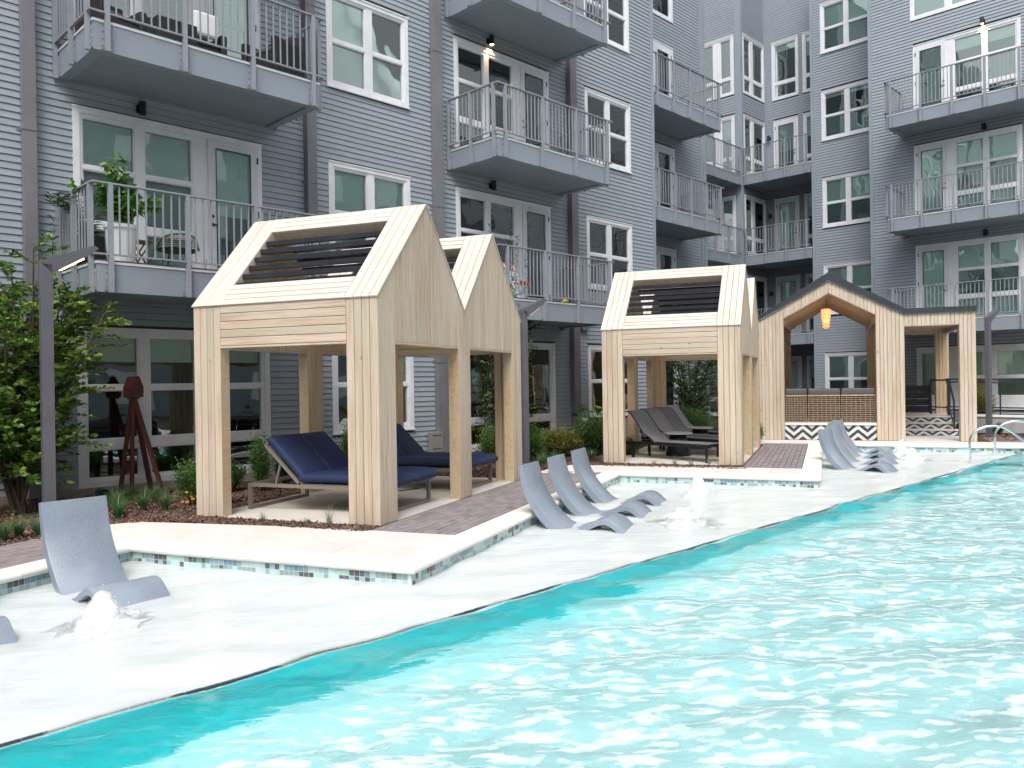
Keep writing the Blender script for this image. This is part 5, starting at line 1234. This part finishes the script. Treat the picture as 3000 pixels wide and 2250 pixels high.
def leaf_obj(name, parent, parts, m, stuff=True):
    vs, fs, ts = [], [], []; k = 0
    for v, f, t in parts: vs.append(v); fs.append(f+k); ts.append(t); k += len(v)
    v = np.concatenate(vs); f = np.concatenate(fs); t = np.concatenate(ts)
    me = bpy.data.meshes.new(name); me.vertices.add(len(v)); me.vertices.foreach_set('co', v.astype(np.float32).ravel()); me.loops.add(f.size); me.loops.foreach_set('vertex_index', f.astype(np.int32).ravel())
    me.polygons.add(len(f)); me.polygons.foreach_set('loop_start', (np.arange(len(f))*f.shape[1]).astype(np.int32)); me.update()
    a = me.attributes.new('tint', 'FLOAT', 'FACE'); a.data.foreach_set('value', t.astype(np.float32)); me.materials.append(M[m])
    o = link(name, me, parent)
    if stuff: o['kind'] = 'stuff'
    return o
LEAF = {}
def single_leaf(m, size, aspect):
    k = (m, size)
    if k not in LEAF:
        v, f, t = leaf_mesh(np.zeros((1, 3)), np.array([[1., 0, 0]]), size, aspect, seed=3); me = mesh('leaf', v, [tuple(q) for q in f], m); a = me.attributes.new('tint', 'FLOAT', 'FACE'); a.data.foreach_set('value', [0., 0.]); LEAF[k] = me
    return LEAF[k]
def tree(name, x, y, label, h, spread, stems, twigs, leaf, m, seed, zmin=.6, shoots=0, group=None, singles=0, cat='tree', lpt=22, squash=(1., 1.), sh=(.35, .62)):
    r = np.random.default_rng(seed); e = empty(name, (x, y, -.03), 0, label, cat, group); tr = MB(); Ps, Ds = [], []
    for s in range(stems):
        a = r.uniform(0, 6.283); rad = spread*math.sqrt(r.uniform(.03, 1)); hh = h*r.uniform(.80, 1.)*(1-.20*(rad/spread)**2); b0 = Vector((r.normal(0, .045), r.normal(0, .045), 0)); pts = []
        for k in range(9):
            t = k/8; o = rad*(t**1.15)*.8; pts.append(b0+Vector((math.cos(a)*o*squash[0]+.05*math.sin(t*7+s)*t, math.sin(a)*o*squash[1]+.05*math.cos(t*6+s)*t, hh*t)))
        tr.tube(pts, [.026*(1-k/9.5)*(h/3.5)+.003 for k in range(9)], 6)
        n_t = int(twigs)
        for k in range(n_t):
            t = r.uniform(max(.08, zmin/hh*.75), 1)**.9; i = min(7, int(t*8)); p = pts[i].lerp(pts[i+1], t*8-i); aa = a+r.normal(0, 1.35); el = r.uniform(-.05, .95); ln = spread*r.uniform(.22, .62)*(1-.55*t)+.1
            d = Vector((math.cos(aa)*math.cos(el), math.sin(aa)*math.cos(el), math.sin(el))); q = p+d*ln+Vector((0, 0, -.12*ln)); mid = p.lerp(q, .5)+Vector((0, 0, .05*ln)); tr.tube([p, mid, q], [.006, .004, .0018], 4, caps=False)
            nl = int(lpt*(.5+ln))
            for j in range(nl):
                u = .15+.85*(j+.5)/nl; c = (p.lerp(mid, u*2) if u < .5 else mid.lerp(q, u*2-1)); sd_ = 1 if j % 2 else -1; sdv = d.cross(Vector((0, 0, 1))).normalized()*sd_
                Ps.append((c.x+r.normal(0, .01), c.y+r.normal(0, .01), c.z+r.normal(0, .01))); w = d*.75+sdv*.8+Vector((r.normal(0, .25), r.normal(0, .25), r.normal(-.12, .25))); Ds.append(tuple(w))
    for s in range(shoots):
        a = r.uniform(0, 6.283); o = spread*r.uniform(.1, .75); p = Vector((math.cos(a)*o*squash[0], math.sin(a)*o*squash[1], h*.72)); hh = h*r.uniform(*sh); q = p+Vector((r.normal(0, .08), r.normal(0, .08), hh)); tr.tube([p, p.lerp(q, .5), q], [.006, .004, .002], 5)
        for j in range(int(hh*34)):
            c = p.lerp(q, (j+.5)/(hh*34)); aa = j*2.4; Ps.append(tuple(c)); Ds.append((math.cos(aa), math.sin(aa), .45))
    tr.obj('trunk', 'bark', e); Ps = np.array(Ps); Ds = np.array(Ds)
    if singles:
        wp = Ps+np.array([x, y, 0]); dist = np.linalg.norm(wp, axis=1); idx = np.argsort(dist)[:singles]; keep = np.ones(len(Ps), bool); keep[idx] = False
        for i in idx:
            o = link('leaf', single_leaf(m, leaf, .52), e); d = Vector(Ds[i]).normalized(); up = Vector((r.normal(0, .5), r.normal(0, .5), 1)); s_ = up.cross(d).normalized(); n_ = d.cross(s_)
            o.matrix_local = Matrix(((d.x, s_.x, n_.x, Ps[i][0]), (d.y, s_.y, n_.y, Ps[i][1]), (d.z, s_.z, n_.z, Ps[i][2]), (0, 0, 0, 1)))
        Ps, Ds = Ps[keep], Ds[keep]
    leaf_obj('crown', e, [leaf_mesh(Ps, Ds, leaf, .52, seed=seed)], m); return e
tree('hornbeam_tree', 2.9, 12.0, 'large leafy multi-stemmed tree at the left edge, wrapped round the lamp post', 3.6, 1.45, 16, 46, .092, 'leaf_tree', 11, zmin=.5, shoots=7, singles=300, lpt=24, squash=(1.2, .5), sh=(.24, .38))
tree('hornbeam_tree', 12.0, 12.15, 'slender leafy tree behind the near cabana, its thin shoots above the gables', 3.5, 1.25, 11, 40, .07, 'leaf_dark', 12, zmin=.5, shoots=7, lpt=20, squash=(1., .55), sh=(.5, .88))
tree('hornbeam_tree', 21.0, 13.2, 'dark twiggy tree seen through the far cabana', 3.3, 1.5, 12, 42, .075, 'leaf_dark', 13, zmin=.3, shoots=5, lpt=18, squash=(1., .5))
tree('hornbeam_tree', 23.2, 13.1, 'thin leafy tree between the far cabana and the pavilion', 3.1, .9, 7, 30, .075, 'leaf_dark', 14, zmin=.3, shoots=6, lpt=18, squash=(1., .6))
def shrub(x, y, rx, rz, label, m, seed, n=2600, leaf=.024, name='boxwood_shrub', group='small evergreen shrubs in the mulch', ry=None, lift=.05):
    r = np.random.default_rng(seed); e = empty(name, (x, y, -.03), 0, label, 'shrub', group); ry = ry or rx; tr = MB(); P, D = [], []
    K = 26
    for k in range(K):
        a = r.uniform(0, 6.283); t = math.sqrt(r.uniform(0, 1)); el = r.uniform(.15, 1.5); q = Vector((math.cos(a)*rx*t*.9, math.sin(a)*ry*t*.9, rz*math.sqrt(max(.05, 1-t*t*.7))*r.uniform(.72, 1.12))); tr.tube([(0, 0, 0), (q.x*.5, q.y*.5, q.z*.4), tuple(q)], [.008, .005, .002], 4)
        m_ = n//K; u = r.uniform(.32, 1.03, m_)[:, None]; base = np.array([[q.x*.5, q.y*.5, q.z*.4]])*(1-u)*1.4+np.array([[q.x, q.y, q.z]])*(u-.0)*1.0
        base = np.where(u < .5, base*1., base); c = np.array([[q.x, q.y, q.z]])*u+r.normal(0, 1, (m_, 3))*np.array([[rx*.17, ry*.17, rz*.10]])
        c[:, 2] = np.abs(c[:, 2])+lift; P.append(c); d = c-np.array([[0, 0, rz*.3]]); D.append(d/np.linalg.norm(d, axis=1, keepdims=True)+r.normal(0, .6, (m_, 3)))
    tr.obj('stem', 'bark', e); leaf_obj('foliage', e, [leaf_mesh(np.concatenate(P), np.concatenate(D), leaf, .55, seed=seed)], m); return e
SH = [(4.78, 10.95, .26, .60, 'boxwood left of the front post of the near cabana, beside orange flowers', 'leaf_box', 1), (5.03, 10.70, .17, .55, 'narrow boxwood touching the front left cabana post', 'leaf_box', 2),
      (6.13, 11.55, .22, .82, 'upright boxwood behind the head of the nearer navy lounger', 'leaf_box', 3), (5.75, 11.9, .26, .42, 'low boxwood seen between the front posts under the window', 'leaf_dark', 4), (6.7, 11.9, .24, .45, 'low boxwood behind the navy lounger frame', 'leaf_dark', 5),
      (8.15, 12.2, .22, .80, 'bright boxwood peeping above the navy backrest', 'leaf_box', 6), (11.15, 11.75, .30, .78, 'boxwood between the two rear posts of the near cabana', 'leaf_box', 7), (12.35, 11.6, .28, .62, 'boxwood at the foot of the slender tree', 'leaf_box', 8),
      (13.35, 11.85, .52, .50, 'yellow green shrub under the tall ground floor window', 'leaf_yellow', 9), (13.95, 11.3, .42, .68, 'round dark green shrub left of the far cabana', 'leaf_dark', 10), (14.5, 11.5, .36, .80, 'tall dark green shrub touching the far cabana post', 'leaf_dark', 16), (14.2, 10.55, .28, .30, 'small yellow tipped shrub at the foot of the far cabana', 'leaf_yellow', 17),
      (19.8, 12.5, .8, .75, 'broad dark shrub behind the sling loungers', 'leaf_dark', 18), (18.3, 12.4, .5, .6, 'dark shrub left of the sling loungers, under the siding', 'leaf_dark', 19), (18.95, 10.05, .24, .42, 'green shrub between the far cabana and the pavilion', 'leaf_box', 20),
      (25.3, 6.15, .14, .22, 'small leafy plant at the foot of the ramp wall, nearest the lamp post', 'leaf_box', 21), (25.65, 5.35, .16, .26, 'small leafy plant at the foot of the ramp wall, farther right', 'leaf_box', 22), (26.9, 7.0, .45, 1.25, 'twiggy pale plant behind the ramp railing', 'leaf_yellow', 23)]
for x, y, rx, rz, lb, m, sd_ in SH: shrub(x, y, rx, rz, lb, m, sd_, n=int(7000*max(.6, min(2.0, rx/.26))), leaf=.028 if x < 12 else .036)
# fatsia with big palmate leaves
fa = empty('fatsia_plant', (15.0, 12.2, -.03), 0, 'glossy large-leaved plant under the window left of the far cabana', 'plant'); r = np.random.default_rng(5); tr = MB()
vs = []; 
for i in range(11):
    a = math.radians(-70+140*i/10); L_ = .17 if i % 2 == 0 else .075; vs.append((math.cos(a)*L_, math.sin(a)*L_, -.02*(i % 2 == 0)))
vs = [(-.03, 0, 0)]+vs; fm_ = mesh('leaf', vs, [(0, i, i+1) for i in range(1, 11)], 'leaf_ficus'); fa_t = fm_.attributes.new('tint', 'FLOAT', 'FACE'); fa_t.data.foreach_set('value', [.0]*10)
for k in range(70):
    a = r.uniform(0, 6.28); t = r.uniform(.1, 1); z = r.uniform(.35, 1.25); q = Vector((math.cos(a)*.62*t, math.sin(a)*.45*t, z*(1-.25*t))); tr.tube([(0, 0, .05), (q.x*.4, q.y*.4, q.z*.7), tuple(q)], [.009, .006, .003], 5)
    o = link('leaf', fm_, fa); o.location = q; o.rotation_euler = (r.normal(0, .35), r.uniform(.0, .6), a+r.normal(0, .5)); o.scale = [r.uniform(.75, 1.3)]*3
tr.obj('stem', 'stem_green', fa)
# grasses
def grass(x, y, label, m, h, n, seed, group, spread=.85, wb=.009, cat='grass', name='grass_tuft'):
    r = np.random.default_rng(seed); e = empty(name, (x, y, -.03), 0, label, cat, group); a = r.uniform(0, 6.283, n); t = r.uniform(.15, 1, n)*spread; hh = h*r.uniform(.6, 1.1, n); segs = 4; V, Fc, Tn = [], [], []
    b = np.stack([np.cos(a)*.03*r.random(n), np.sin(a)*.03*r.random(n), np.zeros(n)], 1); dr_ = np.stack([np.cos(a), np.sin(a)], 1); sd2 = np.stack([-np.sin(a), np.cos(a)], 1)
    rows = []
    for k in range(segs+1):
        u = k/segs; out = (u**1.7)*t*hh*1.1; z = hh*(u-.42*t*u*u*u); w = wb*(1-u*.9)/2; c = b.copy(); c[:, :2] += dr_*out[:, None]; c[:, 2] += z
        rows.append((c-np.concatenate([sd2*w, np.zeros((n, 1))], 1), c+np.concatenate([sd2*w, np.zeros((n, 1))], 1)))
    v = np.stack([q for rw_ in rows for q in rw_], 1).reshape(-1, 3); i = (np.arange(n)*(2*(segs+1)))[:, None, None]; base = np.array([[2*k, 2*k+1, 2*k+3, 2*k+2] for k in range(segs)])[None]
    f = (i+base).reshape(-1, 4); leaf_obj('blades', e, [(v, f, np.repeat(r.random(n), segs))], m); return e
LG = 'green grassy tufts in the mulch'; k = 0
for x, y, w in ((3.86, 11.3, 'beside the spotlight'), (4.11, 11.0, 'in front of the birdhouse legs'), (4.3, 10.75, 'nearest the boxwood'), (3.62, 10.5, 'closest to the pale deck at left'), (4.32, 12.1, 'behind the birdhouse'), (4.0, 11.7, 'left of the birdhouse'), (3.75, 10.85, 'beside the nearest lounger back'), (4.5, 11.6, 'right below the birdhouse'), (2.28, 10.02, 'at the left picture edge by the pavers'), (2.45, 10.12, 'under the lime seedling'), (2.62, 10.0, 'just left of the nearest lounger'), (2.0, 10.2, 'cut by the left picture edge'), (11.3, 10.5, 'at the foot of the middle lamp post'), (11.75, 10.8, 'right of the middle lamp post'), (11.55, 10.35, 'between the lamp post and the deck corner'), (12.2, 10.9, 'below the yellow green shrub'), (12.55, 10.5, 'before the round dark shrub'), (13.0, 10.6, 'left of the far cabana mulch strip')):
    k += 1; grass(x, y, 'arching green grass tuft '+w, 'leaf_grass', .34 if k < 9 else .28, 170, 40+k, LG)
FG = 'pale blue fescue tufts in the mulch strips'
for x, y, h_, w in ((4.74, 8.95, .16, 'small one left in the near cabana mulch strip'), (4.97, 8.35, .12, 'tiny one in the middle of the near mulch strip'), (5.16, 8.17, .28, 'large one near the front right cabana post'), (12.62, 10.0, .24, 'beside the far cabana front left post'), (12.85, 8.93, .16, 'second along the far mulch strip'), (13.05, 8.6, .24, 'before the front drum table'), (13.13, 8.3, .2, 'fourth along the far mulch strip'), (13.45, 8.1, .24, 'fifth along the far mulch strip'), (13.56, 7.7, .2, 'beside the far cabana front right post')):
    grass(x, y, 'pale fescue tuft, '+w, 'leaf_fescue', h_, 70, int(x*100), FG, spread=.75, wb=.0035)
sdl = empty('seedling', (2.38, 10.02, -.03), 0, 'lime green seedling rising from the grass at the left edge', 'plant'); P = np.array([[0, 0, .16+i*.018] for i in range(9)]); Dd = np.array([[math.cos(i*2.4), math.sin(i*2.4), .35] for i in range(9)])
MB().tube([(0, 0, 0), (0, 0, .33)], .004, 5).obj('stem', 'stem_green', sdl); leaf_obj('leaves', sdl, [leaf_mesh(P, Dd, .05, .6, seed=2)], 'leaf_yellow', stuff=False)
g = MB(); fl = empty('flower_clump', (4.62, 10.72, 0), 0, 'few orange flowers beside the boxwood', 'flowers')
for q in range(6): a, b, c = random.uniform(-.10, .10), random.uniform(-.10, .10), random.uniform(.06, .2); s = .016; g.box(a-s, a+s, b-s, b+s, c-s*.6, c+s*.6); g.tube([(a, b, -.02), (a, b, c-.006)], .001, 4)
g.obj('blossoms', 'flower', fl)['kind'] = 'stuff'
# mulch chips
def chips(n, seed):
    r = np.random.default_rng(seed); c = []
    regs = [((7.30, -8.2), (8.05, -4.72), .34), ((7.2, -10.8), (10.6, -7.3), .22), ((4.2, -10.2), (7.3, -7.98), .17), ((14.86, -4.9), (15.46, -1.35), .10), ((12.3, -6.8), (15.0, -4.85), .10), ((22.7, 3.5), (25.3, 6.5), .07)]
    for (c0, d0), (c1, d1), w in regs:
        k = int(n*w); c.append(np.stack([r.uniform(c0, c1, k), r.uniform(d0, d1, k)], 1))
    q = np.concatenate(c); P = np.stack([q[:, 0]*cC[0]+q[:, 1]*dC[0], q[:, 0]*cC[1]+q[:, 1]*dC[1]], 1)
    ok = ~((q[:, 0] < 7.62) & (q[:, 0] > 6.2) & (q[:, 1] > -7.72) | ((q[:, 0] > 7.95) & (q[:, 0] < 12.54) & (q[:, 1] > -7.28)) | ((q[:, 0] > 15.46) & (q[:, 1] > -4.08) & (q[:, 1] < 3)))
    ok &= ~((q[:, 0] < 7.3) & (q[:, 1] > -8.0)); q = q[ok]; P = P[ok]
    n = len(P); a = r.uniform(0, 6.283, n); L = r.uniform(.012, .045, n); w = r.uniform(.003, .009, n); z = -.036+r.uniform(.004, .032, n); tl = r.normal(0, .35, n)
    u = np.stack([np.cos(a), np.sin(a), tl], 1); s = np.stack([-np.sin(a), np.cos(a), r.normal(0, .6, n)], 1); c3 = np.concatenate([P, z[:, None]], 1); U = u*L[:, None]; S = s*w[:, None]; dn = np.array([0, 0, -.006])
    v = np.stack([c3-U-S, c3+U-S, c3+U+S, c3-U+S, c3-U-S+dn, c3+U-S+dn, c3+U+S+dn, c3-U+S+dn], 1).reshape(-1, 3); i = np.arange(n)[:, None, None]*8; b = np.array([[0, 1, 2, 3], [0, 4, 5, 1], [1, 5, 6, 2], [2, 6, 7, 3], [3, 7, 4, 0]])[None]; f = (i+b).reshape(-1, 4)
    me = bpy.data.meshes.new('mulch_chips'); me.vertices.add(len(v)); me.vertices.foreach_set('co', v.astype(np.float32).ravel()); me.loops.add(f.size); me.loops.foreach_set('vertex_index', f.astype(np.int32).ravel()); me.polygons.add(len(f)); me.polygons.foreach_set('loop_start', (np.arange(len(f))*4).astype(np.int32)); me.update()
    me.materials.append(M['chips']); at = me.attributes.new('tint', 'FLOAT', 'FACE'); at.data.foreach_set('value', np.repeat(r.random(n), 5).astype(np.float32)); tag(link('mulch_chips', me), 'shredded brown bark mulch round the cabanas and plants', 'mulch', kind='stuff')
m = bpy.data.materials.new('chips'); m.use_nodes = True; N = m.node_tree.nodes; L = m.node_tree.links; g_ = N.new('ShaderNodeAttribute'); g_.attribute_name = 'tint'; cr = N.new('ShaderNodeValToRGB'); e_ = cr.color_ramp.elements
e_[0].color = (.028, .015, .011, 1); e_[1].color = (.30, .19, .135, 1); k_ = e_.new(.55); k_.color = (.115, .062, .044, 1); L.new(g_.outputs['Fac'], cr.inputs[0]); L.new(cr.outputs[0], N['Principled BSDF'].inputs['Base Color']); N['Principled BSDF'].inputs['Roughness'].default_value = .9; M['chips'] = m
chips(60000, 3)

# ------------------------------------------------------------------ things on the balconies
Z2_, Z3_ = 3.362, 6.632
pt_ = empty('white_planter', (4.24, 12.0, Z2_), 0, 'tall ribbed white planter with a leafy ficus on the lower left balcony', 'planter'); g = MB()
g.lathe([(0, 0), (.165, 0), (.175, .03), (.205, .50), (.225, .51), (.228, .56), (.20, .56), (.195, .48), (0, .48)], 0, 0, 32)
for i, v in enumerate(g.v):
    if .02 < v[2] < .505: s = 1+.012*math.cos(math.atan2(v[1], v[0])*16); g.v[i] = (v[0]*s, v[1]*s, v[2])
g.obj('pot', 'plastic_white', pt_, smooth=False)
def potplant(parent, z0, h, spread, n, leaf, m, seed, branches=9, shift=(0, 0)):
    r = np.random.default_rng(seed); tr = MB(); P, D = [], []
    for b in range(branches):
        a = r.uniform(0, 6.283); el = r.uniform(.25, 1.45) if b else 1.5; ln = h*r.uniform(.6, .95) if b else h; sx = math.cos(a)*math.cos(el)*spread*1.2+shift[0]; sy = math.sin(a)*math.cos(el)*spread*.7+shift[1]; pts = [Vector((sx*t*t, sy*t*t, z0+ln*math.sin(min(el+.3, 1.5))*(t-.22*t*t*math.cos(el)*1.6)*1.1)) for t in np.linspace(0, 1, 7)]
        tr.tube(pts, [.008-.001*i for i in range(7)], 5)
        for j in range(n//branches):
            t = r.uniform(.3, 1.02)*6; i = min(5, int(t)); c = pts[i].lerp(pts[i+1], t-i); d = pts[i+1]-pts[i]; aa = r.uniform(0, 6.283); P.append((c.x, c.y, c.z)); D.append((d.x*3+math.cos(aa)*.5, d.y*3+math.sin(aa)*.5, d.z*3*.4-.35+r.normal(0, .25)))
    tr.obj('stem', 'stem_green', parent); leaf_obj('foliage', parent, [leaf_mesh(np.array(P), np.array(D), leaf, .42, seed=seed)], m, stuff=True)
potplant(pt_, .5, 1.0, .62, 900, .13, 'leaf_ficus', 3, 12, (-.08, 0))
bp_ = empty('black_planter', (3.98, 12.55, Z2_), 0, 'square black planter with a feathery palm behind the white planter', 'planter'); boxobj('pot', 'black_pot', bp_, -.17, .17, -.17, .17, 0, .45, bevel=.01); r = np.random.default_rng(8); P, D = [], []; tr = MB()
for k in range(13):
    a = r.uniform(0, 6.283); pts = [Vector((math.cos(a)*.5*t*t, math.sin(a)*.35*t*t, .4+.85*t-.45*t*t*r.uniform(.3, 1))) for t in np.linspace(0, 1, 8)]; tr.tube(pts, .004, 4)
    for j in range(34): t = j/34*7; i = min(6, int(t)); c = pts[i].lerp(pts[i+1], t-i); s = 1 if j % 2 else -1; P.append(tuple(c)); D.append((math.cos(a)*.6-math.sin(a)*s, math.sin(a)*.6+math.cos(a)*s, .2))
tr.obj('stem', 'stem_green', bp_); leaf_obj('fronds', bp_, [leaf_mesh(np.array(P), np.array(D), .17, .06, seed=4)], 'leaf_dark')
ft = empty('folding_table', (4.66, 12.5, Z2_), 0, 'small teak folding table beside the white planter', 'table')
for k in range(4): boxobj('slat', 'teak', ft, -.17, .17, -.17+k*.088, -.095+k*.088, .44, .455)
MB().bar((-.14, -.14, .0), (.14, -.14, .44), .03, .018).bar((.14, -.12, .0), (-.14, -.12, .44), .03, .018).bar((-.14, .14, .0), (.14, .14, .44), .03, .018).bar((.14, .12, .0), (-.14, .12, .44), .03, .018).obj('leg', 'teak', ft)
gc = empty('woven_chair', (5.18, 12.35, Z2_), math.radians(-35), 'round olive green woven rope chair on the lower left balcony', 'chair'); g = MB()
def bowl(t, s): a = math.pi*(t*1.25-.125); return (.34*math.cos(a)*(1-.12*s), .26*math.sin(a)*(.35+.65*s)+.0, .36+.30*s*math.sin(a)**.6 if math.sin(a) > 0 else .36+.05*s)
for s in np.linspace(0, 1, 9): g.tube([bowl(t, s) for t in np.linspace(0.02, .98, 15)], .006 if s < 1 else .014, 4)
for t in np.linspace(.02, .98, 27): g.tube([bowl(t, s) for s in np.linspace(0, 1, 5)], .004, 4)
g.obj('rope_shell', 'green_rope', gc)['kind'] = 'stuff'; MB().lathe([(0, .34), (.28, .34), (.3, .36), (0, .37)], 0, .02, 20).obj('seat', 'green_rope', gc)
for a in (45, 135, 225, 315): a = math.radians(a); MB().bar((.2*math.cos(a), .2*math.sin(a), .35), (.27*math.cos(a), .27*math.sin(a), 0), .018).obj('leg', 'black_metal', gc)
wp = empty('white_pot', (5.32, 11.86, Z2_), 0, 'small empty white pot behind the lower left railing', 'pot'); MB().lathe([(0, 0), (.085, 0), (.105, .17), (.095, .17), (.08, .02), (0, .02)], 0, 0, 20).obj('pot', 'plastic_white', wp)
def wicker_chair(x, y, rz, w, label, z=Z3_):
    e = empty('wicker_armchair', (x, y, z), rz, label, 'armchair', 'dark wicker seats on the upper left balcony'); boxobj('seat_base', 'dark_wicker', e, -w/2+.12, w/2-.12, -.32, .28, .06, .34, bevel=.02); boxobj('backrest', 'dark_wicker', e, -w/2, w/2, .285, .36, .03, .80, bevel=.02)
    for s in (-1, 1): boxobj('armrest', 'dark_wicker', e, min(s*(w/2), s*(w/2-.11)), max(s*(w/2), s*(w/2-.11)), -.34, .28, .03, .58, bevel=.02)
    boxobj('seat_cushion', 'cushion', e, -w/2+.13, w/2-.13, -.31, .27, .35, .44, bevel=.03); return e
wicker_chair(4.35, 12.55, .2, .72, 'dark wicker armchair at the left end of the upper balcony'); wicker_chair(5.45, 12.58, 0, 1.1, 'dark wicker settee with a white pillow on the upper balcony'); wicker_chair(6.72, 12.1, -1.25, .75, 'dark wicker armchair at the right end of the upper balcony')
pw = empty('throw_pillow', (5.62, 12.2, Z3_+.44), 0, 'white throw pillow on the dark wicker settee', 'pillow'); g = MB(); g.box(-.2, .2, -.05, .05, 0, .38); o = g.obj('pillow_body', 'pillow', pw, bevel=.045)
ot = empty('wicker_ottoman', (5.0, 11.98, Z3_), 0, 'low dark wicker ottoman at the upper balcony rail', 'ottoman'); boxobj('ottoman_body', 'dark_wicker', ot, -.3, .3, -.22, .22, .04, .38, bevel=.02)
rc = empty('striped_chair', (12.55, 12.25, Z2_), math.radians(15), 'red and white folding chair on the low balcony behind the near cabana', 'chair')
boxobj('back_panel', 'red_fabric', rc, -.22, .22, .20, .225, .56, .86, bevel=.01); boxobj('white_band', 'plastic_white', rc, -.221, .221, .198, .199, .60, .70); boxobj('seat', 'plastic_white', rc, -.22, .22, -.2, .2, .40, .43, bevel=.01); boxobj('seat_trim', 'red_fabric', rc, -.222, .222, -.21, -.201, .34, .43)
for s in (-.2, .2): MB().bar((s, -.2, 0), (s, .22, .86), .02).bar((s, .22, 0), (s, -.2, .42), .02).obj('leg', 'plastic_white', rc)
ty = empty('toy_truck', (13.85, 12.0, Z2_), .3, 'small yellow toy behind the low balcony railing', 'toy'); boxobj('body', 'yellow', ty, -.1, .1, -.05, .05, .03, .08, bevel=.01); boxobj('cab', 'yellow', ty, .02, .09, -.045, .045, .081, .13, bevel=.01)
for a in (-.065, .065): MB().tube([(a, -.055, .03), (a, .055, .03)], .028, 12).obj('wheel', 'black_pot', ty)
